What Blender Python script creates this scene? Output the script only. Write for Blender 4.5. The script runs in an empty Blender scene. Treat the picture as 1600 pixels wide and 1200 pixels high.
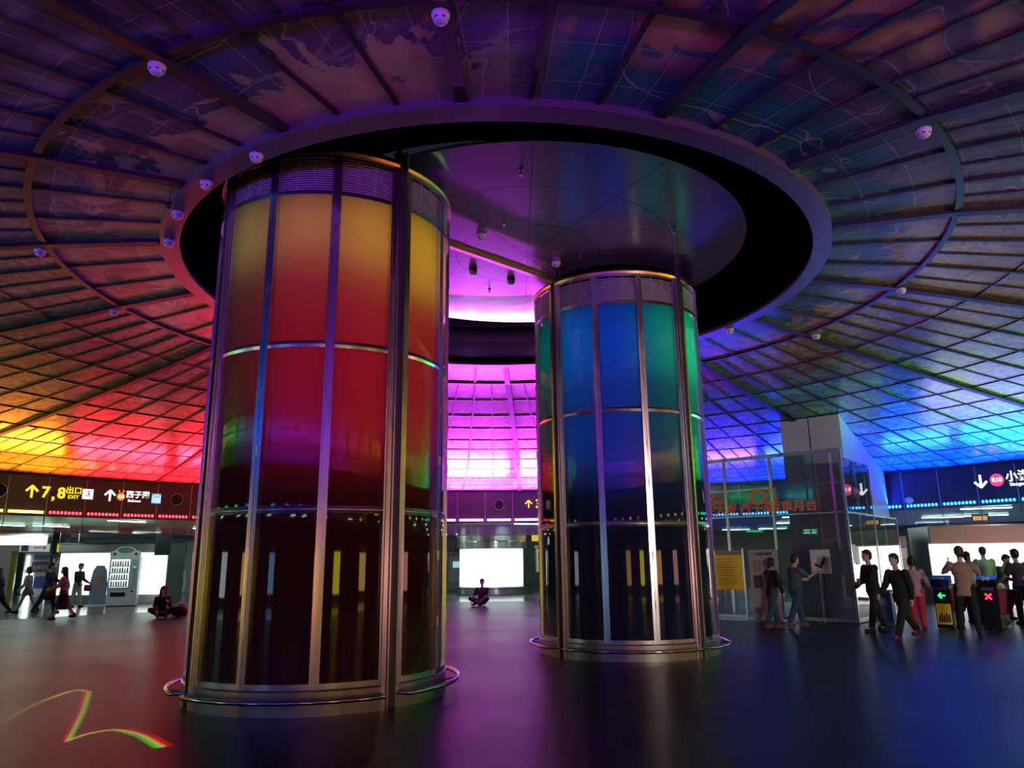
import bpy, bmesh, math, random
from math import sin, cos, pi, radians, degrees, atan2, hypot, sqrt
from mathutils import Vector, Matrix, Euler
random.seed(7)
SC = bpy.context.scene
COL = SC.collection

# ------------------------------------------------------------------ camera
F = Vector((0, cos(.2348), sin(.2348))); R0 = Vector((1, 0, 0)); U0 = Vector((0, -sin(.2348), cos(.2348)))
rl = -.0112
RR = R0*cos(rl)+U0*sin(rl); UU = -R0*sin(rl)+U0*cos(rl)
cam_d = bpy.data.cameras.new('camera'); cam = bpy.data.objects.new('camera', cam_d); COL.objects.link(cam)
cam.matrix_world = Matrix(((RR.x, UU.x, -F.x, 0), (RR.y, UU.y, -F.y, 0), (RR.z, UU.z, -F.z, 1.6), (0, 0, 0, 1)))
cam_d.sensor_fit = 'HORIZONTAL'; cam_d.sensor_width = 36; cam_d.lens = 36*1164.2/1600
cam_d.clip_start = .05; cam_d.clip_end = 300
SC.camera = cam
# ------------------------------------------------------------------ world, exposure
w = bpy.data.worlds.new('world'); SC.world = w; w.use_nodes = True
w.node_tree.nodes['Background'].inputs[0].default_value = (.012, .011, .022, 1)
w.node_tree.nodes['Background'].inputs[1].default_value = 1.0
vs = SC.view_settings
vs.view_transform = 'Standard'; vs.look = 'None'; vs.gamma = 1; vs.use_curve_mapping = False; vs.exposure = 0.0
SC.cycles.max_bounces = 7; SC.cycles.diffuse_bounces = 3; SC.cycles.glossy_bounces = 4
SC.cycles.transmission_bounces = 5; SC.cycles.transparent_max_bounces = 8
SC.cycles.sample_clamp_indirect = 6; SC.cycles.sample_clamp_direct = 0
SC.cycles.caustics_reflective = False; SC.cycles.caustics_refractive = False

C0 = Vector((0, 12.69, 0))          # centre of the rotunda
RIM = 19.9
PR = [(5.55, 6.50), (7.3, 6.47), (8.7, 6.26), (10, 6.04), (11.2, 5.85), (12.45, 5.66), (13.55, 5.5), (14.8, 5.31), (16.1, 5.13), (17.55, 4.93), (18.8, 4.77), (19.9, 4.63)]
def dome_z(r):
    if r <= PR[0][0]: return PR[0][1]
    for (a, za), (b, zb) in zip(PR, PR[1:]):
        if r <= b: return za+(zb-za)*(r-a)/(b-a)
    return PR[-1][1]
def cen(r):     # the oculus sits slightly off the centre of the hall
    t = min(1, max(0, (r-7.3)/8)); u = min(1, max(0, (r-5.55)/1.75))
    return C0.x-.216*(1-t), C0.y+(-.01+.2*u)*(1-t)
def pol(r, deg, z=0): c = cen(r); return Vector((c[0]+r*cos(radians(deg)), c[1]+r*sin(radians(deg)), z))

# ------------------------------------------------------------------ light round the hall: LED ring under the dome
def ramp_col(stops, a):
    for (x0, c0), (x1, c1) in zip(stops, stops[1:]):
        if x0 <= a <= x1:
            t = (a-x0)/(x1-x0) if x1 > x0 else 0
            return tuple(c0[i]*(1-t)+c1[i]*t for i in range(3))
    return stops[-1][1]
MAG = (.66, .035, 1); VIO = (.25, .02, 1); BLU = (.005, .03, 1); RED = (1, .012, .03); ORA = (1, .17, .012)
YEL = (.95, .5, .02); GRN = (.01, .8, .1); CYA = (.0, .35, 1)
RING = [(0, (.8, .9, .1)), (16, (.4, .9, .1)), (27, GRN), (30, GRN), (33, (0, .035, 1)), (52, BLU), (64, (.03, .02, 1)), (74, VIO), (84, MAG), (106, MAG), (114, RED), (140.8, RED), (141.0, ORA),
        (160, YEL), (182, (.6, .5, .1)), (196, GRN), (212, CYA), (228, BLU), (245, VIO), (264, VIO), (282, (.5, .03, 1)), (294, (1, .1, .3)), (308, ORA), (335, YEL), (350, (.9, .8, .1)), (360, (.8, .9, .1))]
RPOW = [(0, 110), (18, 240), (25, 620), (30, 540), (34, 430), (60, 430), (72, 280), (82, 1450), (101, 1450), (112, 400), (130, 380), (141, 190), (160, 130), (175, 90), (200, 60), (228, 150), (250, 330), (280, 260), (300, 60), (335, 80), (360, 110)]
def pw(a):
    for (x0, c0), (x1, c1) in zip(RPOW, RPOW[1:]):
        if x0 <= a <= x1: return c0+(c1-c0)*(a-x0)/(x1-x0)
def area(name, loc, direction, sx, sy, col, power, up=Vector((0, 0, 1)), spread=180):
    l = bpy.data.lights.new(name, 'AREA'); l.shape = 'RECTANGLE'; l.size = sx; l.size_y = sy; l.color = col; l.energy = power
    l.spread = radians(spread)
    o = bpy.data.objects.new(name, l); COL.objects.link(o); o.location = loc
    o.rotation_euler = direction.to_track_quat('-Z', 'Y').to_euler()
    return o
for k in range(36):
    a = k*10+5
    d = Vector((-cos(radians(a))*.72, -sin(radians(a))*.72, .84)).normalized()
    o = area('led_glow', pol(RIM-.30, a, 3.5), d, 3.0, .12, ramp_col(RING, a), pw(a)*1.0, spread=100)
    # long side along the tangent
    z = -d; x = Vector((-sin(radians(a)), cos(radians(a)), 0)); y = z.cross(x)
    o.matrix_world = Matrix(((x.x, y.x, z.x, o.location.x), (x.y, y.y, z.y, o.location.y), (x.z, y.z, z.z, o.location.z), (0, 0, 0, 1)))

# ------------------------------------------------------------------ materials
def newmat(name):
    m = bpy.data.materials.new(name); m.use_nodes = True
    nt = m.node_tree; return m, nt, nt.nodes['Principled BSDF']
def mat(name, col, rough=.5, metal=0, emit=None, es=0, spec=.5, coat=0, noise=0, nscale=20):
    m, nt, b = newmat(name)
    b.inputs['Base Color'].default_value = (*col, 1); b.inputs['Roughness'].default_value = rough
    b.inputs['Metallic'].default_value = metal; b.inputs['Specular IOR Level'].default_value = spec
    b.inputs['Coat Weight'].default_value = coat; b.inputs['Coat Roughness'].default_value = .08
    if emit:
        b.inputs['Emission Color'].default_value = (*emit, 1); b.inputs['Emission Strength'].default_value = es
    if noise:
        n = nt.nodes.new('ShaderNodeTexNoise'); n.inputs['Scale'].default_value = nscale; n.inputs['Detail'].default_value = 4
        tc = nt.nodes.new('ShaderNodeTexCoord'); nt.links.new(tc.outputs['Object'], n.inputs['Vector'])
        mx = nt.nodes.new('ShaderNodeMix'); mx.data_type = 'RGBA'; mx.inputs[6].default_value = (*col, 1)
        mx.inputs[7].default_value = (*[c*(1-noise) for c in col], 1)
        nt.links.new(n.outputs['Fac'], mx.inputs[0]); nt.links.new(mx.outputs[2], b.inputs['Base Color'])
    return m
class NT:
    """tiny helper for node maths"""
    def __init__(s, nt): s.nt = nt
    def val(s, v): n = s.nt.nodes.new('ShaderNodeValue'); n.outputs[0].default_value = v; return n.outputs[0]
    def m(s, op, a, b=None, c=None, clamp=False):
        n = s.nt.nodes.new('ShaderNodeMath'); n.operation = op; n.use_clamp = clamp
        for i, x in enumerate((a, b, c)):
            if x is None: continue
            if isinstance(x, (int, float)): n.inputs[i].default_value = x
            else: s.nt.links.new(x, n.inputs[i])
        return n.outputs[0]
    def node(s, t, **k):
        n = s.nt.nodes.new(t)
        for a, b in k.items(): setattr(n, a, b)
        return n
    def link(s, a, b): s.nt.links.new(a, b)
    def mix(s, f, a, b, blend='MIX'):
        n = s.nt.nodes.new('ShaderNodeMix'); n.data_type = 'RGBA'; n.blend_type = blend
        for i, x in ((0, f), (6, a), (7, b)):
            if isinstance(x, (int, float)): n.inputs[i].default_value = x
            elif isinstance(x, tuple): n.inputs[i].default_value = (*x, 1)
            else: s.nt.links.new(x, n.inputs[i])
        return n.outputs[2]
    def ramp(s, fac, stops, interp='LINEAR'):
        n = s.nt.nodes.new('ShaderNodeValToRGB'); n.color_ramp.interpolation = interp
        e = n.color_ramp.elements
        while len(e) < len(stops): e.new(.5)
        for el, (p, c) in zip(e, stops): el.position = p; el.color = (*c, 1)
        s.nt.links.new(fac, n.inputs[0]); return n.outputs[0]

def hall_coords(T):
    tc = T.node('ShaderNodeNewGeometry'); sp = T.node('ShaderNodeSeparateXYZ'); T.link(tc.outputs['Position'], sp.inputs[0])
    x = T.m('SUBTRACT', sp.outputs[0], C0.x); y = T.m('SUBTRACT', sp.outputs[1], C0.y)
    r = T.m('SQRT', T.m('ADD', T.m('MULTIPLY', x, x), T.m('MULTIPLY', y, y)))
    a = T.m('ARCTAN2', y, x)
    return tc.outputs['Position'], x, y, sp.outputs[2], r, a

def dome_material():
    m, nt, b = newmat('painted_glass'); T = NT(nt)
    pos, x, y, z, r, a = hall_coords(T)
    # flowing painted shapes: noise warped by noise
    n1 = T.node('ShaderNodeTexNoise'); n1.inputs['Scale'].default_value = .22; n1.inputs['Detail'].default_value = 3; n1.inputs['Distortion'].default_value = 1.6
    T.link(pos, n1.inputs['Vector'])
    n2 = T.node('ShaderNodeTexNoise'); n2.inputs['Scale'].default_value = .75; n2.inputs['Detail'].default_value = 5; n2.inputs['Distortion'].default_value = 2.5
    T.link(pos, n2.inputs['Vector'])
    warm = T.ramp(n2.outputs['Fac'], [(.25, (.22, .12, .07)), (.38, (.34, .24, .15)), (.44, (.50, .38, .24)), (.455, (.24, .17, .11)), (.55, (.38, .31, .21)), (.62, (.55, .47, .30)), (.635, (.28, .22, .15)), (.8, (.45, .34, .24))])
    cool = T.ramp(n2.outputs['Fac'], [(.25, (.05, .12, .28)), (.4, (.08, .30, .42)), (.45, (.30, .62, .60)), (.465, (.05, .22, .36)), (.53, (.06, .40, .38)), (.555, (.12, .78, .26)), (.60, (.10, .62, .2)), (.615, (.05, .28, .32)), (.85, (.12, .22, .4))])
    dark = T.ramp(n1.outputs['Fac'], [(.3, (.045, .045, .10)), (.43, (.06, .06, .14)), (.46, (.20, .18, .32)), (.475, (.03, .06, .18)), (.54, (.035, .07, .20)), (.58, (.11, .09, .20)), (.62, (.05, .07, .18)), (.66, (.09, .06, .15)), (.75, (.15, .12, .24))])
    swirl = T.ramp(n1.outputs['Fac'], [(.3, (.5, .2, .16)), (.42, (.62, .38, .26)), (.45, (.10, .08, .22)), (.5, (.12, .10, .28)), (.53, (.6, .22, .18)), (.58, (.66, .42, .2)), (.62, (.3, .05, .14)), (.7, (.6, .4, .42))])
    sw = T.m('MULTIPLY', T.m('MULTIPLY', T.m('SUBTRACT', T.m('MULTIPLY', y, -1), 5.9), 1.5, clamp=True), T.m('MULTIPLY', T.m('ADD', x, .8), .6, clamp=True))
    dark = T.mix(T.m('MULTIPLY', sw, .95), dark, swirl)
    # which palette belongs where on the picture
    south = T.m('MULTIPLY', T.m('SUBTRACT', T.m('MULTIPLY', y, -1), 1.5), .35, clamp=True)
    east = T.m('MULTIPLY', T.m('ADD', x, T.m('MULTIPLY', T.m('SUBTRACT', n1.outputs['Fac'], .5), 14)), .25, clamp=True)
    far = T.m('MULTIPLY', T.m('SUBTRACT', r, T.m('ADD', 7.2, T.m('MULTIPLY', n1.outputs['Fac'], 3))), .7, clamp=True)
    warm_e = T.mix(T.m('MULTIPLY', east, .9), warm, T.mix(1.0, warm, (.95, .92, .45), 'MULTIPLY'))
    c1 = T.mix(T.m('MULTIPLY', east, far), warm_e, cool)
    c2 = T.mix(T.m('MULTIPLY', south, .9), c1, dark)
    # teal border band round the oculus on the east, sandy one on the west
    wob = T.m('ADD', 6.5, T.m('MULTIPLY', T.m('SUBTRACT', n2.outputs['Fac'], .5), 3.2))
    inner = T.m('MULTIPLY', T.m('SUBTRACT', wob, r), 14, clamp=True)
    eastb = T.m('MULTIPLY', T.m('ADD', x, 1.0), .6, clamp=True)
    border = T.mix(eastb, (.62, .42, .22), (.02, .15, .22))
    c3 = T.mix(T.m('MULTIPLY', inner, .85), c2, border)
    # contour lines
    edge = T.m('LESS_THAN', T.m('ABSOLUTE', T.m('SUBTRACT', T.m('FRACT', T.m('MULTIPLY', n1.outputs['Fac'], 7)), .5)), .018)
    c4 = T.mix(T.m('MULTIPLY', edge, .5), c3, (.6, .5, .5))
    # tiles: every pane a slightly different tint, thin pale joints
    ai = T.m('MULTIPLY', a, 96/(2*pi)); ri = T.m('MULTIPLY', r, 1.62)
    cell = T.node('ShaderNodeCombineXYZ'); T.link(T.m('FLOOR', ai), cell.inputs[0]); T.link(T.m('FLOOR', ri), cell.inputs[1])
    wn = T.node('ShaderNodeTexWhiteNoise', noise_dimensions='3D'); T.link(cell.outputs[0], wn.inputs['Vector'])
    tint = T.m('ADD', .78, T.m('MULTIPLY', wn.outputs['Value'], .5))
    cc = T.node('ShaderNodeCombineXYZ'); [T.link(tint, cc.inputs[i]) for i in range(3)]
    c5 = T.mix(1.0, c4, cc.outputs[0], 'MULTIPLY')
    ja = T.m('LESS_THAN', T.m('MULTIPLY', T.m('ABSOLUTE', T.m('SUBTRACT', T.m('FRACT', T.m('ADD', ai, .5)), .5)), T.m('MULTIPLY', r, 2*pi/96)), .007)
    jr = T.m('LESS_THAN', T.m('ABSOLUTE', T.m('SUBTRACT', T.m('FRACT', ri), .5)), .011)
    c6 = T.mix(T.m('MULTIPLY', T.m('MAXIMUM', ja, jr), .45), c5, (.55, .5, .5))
    T.link(c6, b.inputs['Base Color'])
    b.inputs['Roughness'].default_value = .22; b.inputs['Specular IOR Level'].default_value = .55
    bp = T.node('ShaderNodeBump'); bp.inputs['Strength'].default_value = .06; bp.inputs['Distance'].default_value = .05
    n3 = T.node('ShaderNodeTexNoise'); n3.inputs['Scale'].default_value = 2.2; T.link(pos, n3.inputs['Vector'])
    T.link(n3.outputs['Fac'], bp.inputs['Height']); T.link(bp.outputs[0], b.inputs['Normal'])
    return m
def floor_material(inner):
    m, nt, b = newmat('dark_terrazzo' if inner else 'polished_tile'); T = NT(nt)
    pos, x, y, z, r, a = hall_coords(T)
    n = T.node('ShaderNodeTexNoise'); n.inputs['Scale'].default_value = 60; n.inputs['Detail'].default_value = 6; T.link(pos, n.inputs['Vector'])
    n2 = T.node('ShaderNodeTexNoise'); n2.inputs['Scale'].default_value = .5; n2.inputs['Detail'].default_value = 3; T.link(pos, n2.inputs['Vector'])
    if inner:
        c = T.ramp(n.outputs['Fac'], [(.35, (.013, .017, .026)), (.6, (.026, .032, .044))])
        c = T.mix(T.m('MULTIPLY', n2.outputs['Fac'], .5), c, (.016, .020, .030))
        T.link(T.m('ADD', .30, T.m('MULTIPLY', n2.outputs['Fac'], .12)), b.inputs['Roughness'])
        b.inputs['Specular IOR Level'].default_value = .09
    else:
        br = T.node('ShaderNodeTexBrick'); br.offset = 0; br.inputs['Scale'].default_value = 1.0
        br.inputs['Brick Width'].default_value = 1.2; br.inputs['Row Height'].default_value = 1.2; br.inputs['Mortar Size'].default_value = .006
        br.inputs['Color1'].default_value = (.16, .17, .19, 1); br.inputs['Color2'].default_value = (.13, .14, .16, 1); br.inputs['Mortar'].default_value = (.05, .05, .06, 1)
        T.link(pos, br.inputs['Vector']); c = br.outputs[0]
        b.inputs['Roughness'].default_value = .16
    T.link(c, b.inputs['Base Color'])
    return m
def band_material():
    m, nt, b = newmat('black_glass_fascia'); T = NT(nt)
    pos, x, y, z, r, a = hall_coords(T)
    k = T.m('DIVIDE', T.m('SUBTRACT', a, radians(90.09)), radians(360/105))
    d = T.m('ABSOLUTE', T.m('SUBTRACT', T.m('FRACT', T.m('ADD', k, 100.5)), .5))
    seam = T.m('LESS_THAN', d, .009)
    T.link(T.mix(seam, (.016, .016, .020), (.5, .5, .5)), b.inputs['Base Color'])
    b.inputs['Roughness'].default_value = .33
    return m
def glass_material(name, tint=(.8, .9, .88), alpha=.75, rough=.02):
    # clear sheet glass: lets most light through, mirrors at grazing angles
    m = bpy.data.materials.new(name); m.use_nodes = True; nt = m.node_tree; T = NT(nt)
    nt.nodes.remove(nt.nodes['Principled BSDF']); out = nt.nodes['Material Output']
    tr = T.node('ShaderNodeBsdfTransparent'); tr.inputs[0].default_value = (*tint, 1)
    gl = T.node('ShaderNodeBsdfGlossy'); gl.inputs['Roughness'].default_value = rough; gl.inputs[0].default_value = (1, 1, 1, 1)
    fr = T.node('ShaderNodeFresnel'); fr.inputs[0].default_value = 1.6
    mx = T.node('ShaderNodeMixShader'); T.link(T.m('MULTIPLY', fr.outputs[0], 1.6, clamp=True), mx.inputs[0]); T.link(tr.outputs[0], mx.inputs[1]); T.link(gl.outputs[0], mx.inputs[2])
    df = T.node('ShaderNodeBsdfDiffuse'); df.inputs[0].default_value = (.6, .62, .66, 1)
    m2 = T.node('ShaderNodeMixShader'); m2.inputs[0].default_value = 1-alpha; T.link(mx.outputs[0], m2.inputs[1]); T.link(df.outputs[0], m2.inputs[2])
    T.link(m2.outputs[0], out.inputs[0]); return m
def column_glass_material(nm='opal_glass', dfc=(.03, .03, .035)):
    # opal laminated glass: glows where lamps stand behind it, glossy outside
    m = bpy.data.materials.new(nm); m.use_nodes = True; nt = m.node_tree; T = NT(nt)
    nt.nodes.remove(nt.nodes['Principled BSDF']); out = nt.nodes['Material Output']
    tl = T.node('ShaderNodeBsdfTranslucent'); tl.inputs[0].default_value = (.75, .75, .75, 1)
    df = T.node('ShaderNodeBsdfDiffuse'); df.inputs[0].default_value = (*dfc, 1)
    a = T.node('ShaderNodeMixShader'); a.inputs[0].default_value = .5; T.link(tl.outputs[0], a.inputs[1]); T.link(df.outputs[0], a.inputs[2])
    gl = T.node('ShaderNodeBsdfGlossy'); gl.inputs['Roughness'].default_value = .025; gl.inputs[0].default_value = (1, 1, 1, 1)
    fr = T.node('ShaderNodeFresnel'); fr.inputs[0].default_value = 1.5
    mx = T.node('ShaderNodeMixShader'); T.link(fr.outputs[0], mx.inputs[0]); T.link(a.outputs[0], mx.inputs[1]); T.link(gl.outputs[0], mx.inputs[2])
    T.link(mx.outputs[0], out.inputs[0]); return m

M = {}
M['dome'] = dome_material(); M['floor'] = floor_material(True); M['tile'] = floor_material(False)
M['band'] = band_material(); M['glass'] = glass_material('clear_glass'); M['glass_dirty'] = glass_material('glass_with_film', alpha=.93)
M['opal_red'] = column_glass_material('red_opal_glass', (.12, .012, .02)); M['opal_blue'] = column_glass_material('blue_opal_glass', (.006, .012, .07))
M['core'] = None
M['core'] = mat('grey_core_paint', (.42, .42, .42), .6)
M['steel'] = mat('brushed_steel', (.80, .77, .78), .24, 1)
M['steel_dark'] = mat('dark_steel', (.16, .15, .17), .4, .8)
M['steel_pol'] = mat('polished_steel', (.75, .74, .73), .12, 1)
M['clad'] = mat('steel_cladding', (.50, .49, .47), .28, .9, noise=.15, nscale=3)
M['rib'] = mat('rib_paint', (.032, .028, .04), .5, 0, spec=.2)
M['ringm'] = mat('ring_cladding', (.12, .105, .14), .42, .2)
M['soffit'] = mat('satin_ceiling_panel', (.10, .10, .13), .30, .85)
M['black'] = mat('matte_black', (.002, .002, .0025), .95, spec=0)
M['blackg'] = mat('gloss_black', (.012, .012, .014), .25)
M['white'] = mat('white_plastic', (.75, .74, .76), .4)
M['whitepaint'] = mat('white_paint', (.62, .62, .64), .55)
M['ceil'] = mat('concourse_ceiling', (.44, .55, .54), .30, .5, noise=.2, nscale=1)
M['wall'] = mat('concourse_wall', (.42, .46, .45), .5, .1, noise=.2, nscale=.6)
M['box'] = mat('lightbox_face', (.8, .8, .8), .4, 0, (.86, 1, .97), 2.3)
M['boxwarm'] = mat('lightbox_face_warm', (.8, .8, .8), .4, 0, (1, .95, .93), 2.6)
M['tube'] = mat('fluorescent_tube', (.9, .9, .9), .4, 0, (.72, 1, .93), 32)
def led(name, c, s): return mat('led_'+name, (.1, .1, .1), .4, 0, c, s)
LEDM = {'magenta': led('magenta', (1, .25, .95), 9), 'red': led('red', (1, .03, .05), 7), 'orange': led('orange', (1, .5, .08), 7), 'blue': led('blue', (.02, .22, 1), 8),
        'green': led('green', (.03, 1, .25), 5), 'violet': led('violet', (.35, .06, 1), 7), 'yellow': led('yellow', (1, .75, .1), 6)}

# ------------------------------------------------------------------ mesh helpers
def link(name, bm, m, parent=None, smooth=False):
    me = bpy.data.meshes.new(name); bmesh.ops.recalc_face_normals(bm, faces=bm.faces) if len(bm.faces) else None
    bm.to_mesh(me); bm.free()
    if smooth:
        for p in me.polygons: p.use_smooth = True
    for mm in (m if isinstance(m, (list, tuple)) else [m]): me.materials.append(M[mm] if isinstance(mm, str) else mm)
    o = bpy.data.objects.new(name, me); COL.objects.link(o)
    if parent is not None: o.parent = parent
    return o
def tag(o, label=None, cat=None, group=None, kind=None):
    if label: o['label'] = label
    if cat: o['category'] = cat
    if group: o['group'] = group
    if kind: o['kind'] = kind
    return o
def thing(name, label, cat, loc=(0, 0, 0), rz=0, group=None):
    o = bpy.data.objects.new(name, None); COL.objects.link(o); o.empty_display_size = .1
    o.location = loc; o.rotation_euler = (0, 0, rz); return tag(o, label, cat, group)
def bx(bm, c, s, rot=None, mi=0):
    vs_ = bmesh.ops.create_cube(bm, size=1)['verts']
    bmesh.ops.scale(bm, verts=vs_, vec=s)
    if rot is not None: bmesh.ops.rotate(bm, verts=vs_, cent=(0, 0, 0), matrix=rot)
    bmesh.ops.translate(bm, verts=vs_, vec=c)
    if mi:
        for f in {f for v in vs_ for f in v.link_faces}: f.material_index = mi
    return vs_
def cyl(bm, p0, p1, r0, r1=None, n=12, caps=True):
    p0 = Vector(p0); p1 = Vector(p1); d = p1-p0; r1 = r0 if r1 is None else r1
    v = bmesh.ops.create_cone(bm, cap_ends=caps, segments=n, radius1=max(r0, 1e-4), radius2=max(r1, 1e-4), depth=d.length)['verts']
    q = d.to_track_quat('Z', 'Y').to_matrix()
    bmesh.ops.rotate(bm, verts=v, cent=(0, 0, 0), matrix=q); bmesh.ops.translate(bm, verts=v, vec=(p0+p1)/2); return v
def sph(bm, c, r, s=(1, 1, 1), n=10, rot=None):
    v = bmesh.ops.create_uvsphere(bm, u_segments=n+2, v_segments=n, radius=r)['verts']
    bmesh.ops.scale(bm, verts=v, vec=s)
    if rot is not None: bmesh.ops.rotate(bm, verts=v, cent=(0, 0, 0), matrix=rot)
    bmesh.ops.translate(bm, verts=v, vec=c); return v
def B(): return bmesh.new()
def box(name, c, s, m, parent=None, rot=None, bev=0):
    bm = B(); bx(bm, c, s, rot)
    if bev: bmesh.ops.bevel(bm, geom=bm.edges[:], offset=bev, segments=2, affect='EDGES')
    return link(name, bm, m, parent)
def arc(bm, prof, a0, a1, n, c=(0, 0), mi=0):
    """sweep a closed (r,z) profile round c from a0 to a1 degrees"""
    full = abs(a1-a0) >= 359.99; rings = []
    for i in range(n if full else n+1):
        a = radians(a0+(a1-a0)*i/n)
        rings.append([bm.verts.new((c[0]+r*cos(a), c[1]+r*sin(a), z)) for r, z in prof])
    L = len(rings)
    for i in range(n):
        A, Bb = rings[i], rings[(i+1) % L]
        for k in range(len(prof)):
            f = bm.faces.new((A[k], A[(k+1) % len(prof)], Bb[(k+1) % len(prof)], Bb[k])); f.material_index = mi
    if not full: bm.faces.new(rings[0]); bm.faces.new(rings[-1][::-1])
def rect(r0, r1, z0, z1): return [(r0, z0), (r1, z0), (r1, z1), (r0, z1)]
def sheet(bm, prof, a0, a1, n, c=(0, 0)):
    rings = []; full = abs(a1-a0) >= 359.99
    for i in range(n if full else n+1):
        a = radians(a0+(a1-a0)*i/n); rings.append([bm.verts.new((c[0]+r*cos(a), c[1]+r*sin(a), z)) for r, z in prof])
    for i in range(n):
        A, Bb = rings[i], rings[(i+1) % len(rings)]
        for k in range(len(prof)-1): bm.faces.new((A[k], A[k+1], Bb[k+1], Bb[k]))
def text_mesh(s, size, ext=.006, align='CENTER', bold=0):
    cu = bpy.data.curves.new('lettering', 'FONT'); cu.body = s; cu.size = size; cu.extrude = ext; cu.align_x = align; cu.align_y = 'CENTER'; cu.offset = bold; cu.resolution_u = 4
    o = bpy.data.objects.new('lettering', cu); COL.objects.link(o)
    bpy.context.view_layer.update()
    me = bpy.data.meshes.new_from_object(o.evaluated_get(bpy.context.evaluated_depsgraph_get()))
    bpy.data.objects.remove(o); return me
def text(name, s, size, mtx, m, parent=None, **k):
    me = text_mesh(s, size, **k); me.transform(mtx); me.materials.clear(); me.materials.append(M[m] if isinstance(m, str) else m)
    o = bpy.data.objects.new(name, me); COL.objects.link(o)
    if parent is not None: o.parent = parent
    return o
def face_mtx(right, up, loc):
    right = Vector(right).normalized(); up = Vector(up).normalized(); n = right.cross(up)
    return Matrix(((right.x, up.x, n.x, loc[0]), (right.y, up.y, n.y, loc[1]), (right.z, up.z, n.z, loc[2]), (0, 0, 0, 1)))
cx, cy = C0.x, C0.y

# ------------------------------------------------------------------ the hall shell
bm = B(); arc(bm, [(0.001, -.2), (20.2, -.2), (20.2, 0), (0.001, 0)], 0, 360, 96, (cx, cy)); tag(link('floor', bm, 'floor'), kind='structure')
bm = B(); arc(bm, rect(20.2, 62, -.2, 0), 0, 360, 96, (cx, cy)); tag(link('floor_concourse', bm, 'tile'), kind='structure')
bm = B(); arc(bm, rect(20.15, 62, 3.42, 3.6), 0, 360, 96, (cx, cy)); tag(link('ceiling_concourse', bm, 'ceil'), kind='structure')
bm = B(); arc(bm, rect(46, 46.4, 0, 3.5), 0, 360, 96, (cx, cy)); tag(link('wall_back', bm, 'wall'), kind='structure')
bm = B()
rows = [[bm.verts.new(pol(r, 360*i/192, z)) for r, z in PR] for i in range(192)]
for i in range(192):
    for k in range(len(PR)-1): bm.faces.new((rows[i][k], rows[i][k+1], rows[(i+1) % 192][k+1], rows[(i+1) % 192][k]))
dome = tag(link('ceiling', bm, 'dome', smooth=True), kind='structure')
bm = B(); arc(bm, rect(RIM, RIM+.15, 3.3, 4.66), 0, 360, 210, (cx, cy)); tag(link('wall_band', bm, 'band'), kind='structure')
bm = B(); arc(bm, [(RIM-.10, 4.60), (RIM+.02, 4.60), (RIM+.02, 4.70), (RIM-.10, 4.66)], 0, 360, 210, (cx, cy)); tag(link('trim_1', bm, 'rib'), kind='structure')
bm = B(); arc(bm, rect(RIM-.02, RIM+.2, 3.255, 3.30), 0, 360, 210, (cx, cy)); tag(link('trim_2', bm, 'steel_dark'), kind='structure')
gf = B(); arc(gf, rect(RIM+.04, RIM+.055, 2.76, 3.255), 0, 360, 210, (cx, cy)); fascia = tag(link('window_1', gf, 'glass'), kind='structure')
bm = B(); arc(bm, rect(RIM+.02, RIM+.07, 2.72, 2.76), 0, 360, 210, (cx, cy))
for k in range(105):
    a = 90.09+k*360/105
    if 20 < (a % 360) < 160: arc(bm, rect(RIM+.03, RIM+.06, 2.76, 3.255), a-.03, a+.03, 1, (cx, cy))
link('window_frame', bm, 'steel_dark', fascia)
# beyond the dome's eye: soffit ring, dark louvred recess and satin disc
RC = (-.216, 12.68)
bm = B(); arc(bm, [(5.28, 6.385), (5.56, 6.40), (5.56, 6.50), (5.30, 6.50)], 0, 360, 128, RC); tag(link('trim_3', bm, 'ringm'), kind='structure')
bm = B(); arc(bm, rect(5.285, 5.4, 6.45, 7.08), 0, 360, 96, RC); tag(link('wall_recess', bm, 'black'), kind='structure')
bm = B()
for k in range(12): arc(bm, rect(4.42+k*.075, 4.42+k*.075+.03, 7.00, 7.06), 0, 360, 72, RC)
arc(bm, rect(3.8, 5.4, 7.06, 7.08), 0, 360, 72, RC)
tag(link('ceiling_louvre', bm, 'black'), kind='structure')
def disc_material():
    m, nt, b = newmat('satin_disc'); T = NT(nt)
    g = T.node('ShaderNodeNewGeometry'); sp = T.node('ShaderNodeSeparateXYZ'); T.link(g.outputs['Position'], sp.inputs[0])
    x = T.m('SUBTRACT', sp.outputs[0], .31); y = T.m('SUBTRACT', sp.outputs[1], 12.69)
    r = T.m('SQRT', T.m('ADD', T.m('MULTIPLY', x, x), T.m('MULTIPLY', y, y))); a = T.m('ARCTAN2', y, x)
    k = T.m('MULTIPLY', T.m('ADD', a, .26), 12/(2*pi))
    s1 = T.m('LESS_THAN', T.m('MULTIPLY', T.m('ABSOLUTE', T.m('SUBTRACT', T.m('FRACT', k), .5)), T.m('MULTIPLY', r, 2*pi/12)), .008)
    s2 = T.m('LESS_THAN', T.m('ABSOLUTE', T.m('SUBTRACT', r, 1.3)), .008); s3 = T.m('LESS_THAN', T.m('ABSOLUTE', T.m('SUBTRACT', r, 2.6)), .008)
    s = T.m('MAXIMUM', s1, T.m('MAXIMUM', s2, s3))
    T.link(T.mix(s, (.30, .28, .34), (.11, .09, .16)), b.inputs['Base Color'])
    b.inputs['Metallic'].default_value = .6; b.inputs['Roughness'].default_value = .2; b.inputs['Specular IOR Level'].default_value = .6
    return m
M['disc'] = disc_material()
bm = B(); arc(bm, rect(.001, 3.83, 7.03, 7.08), 0, 360, 96, (.31, 12.69)); tag(link('ceiling_disc', bm, 'disc'), kind='structure')

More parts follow.
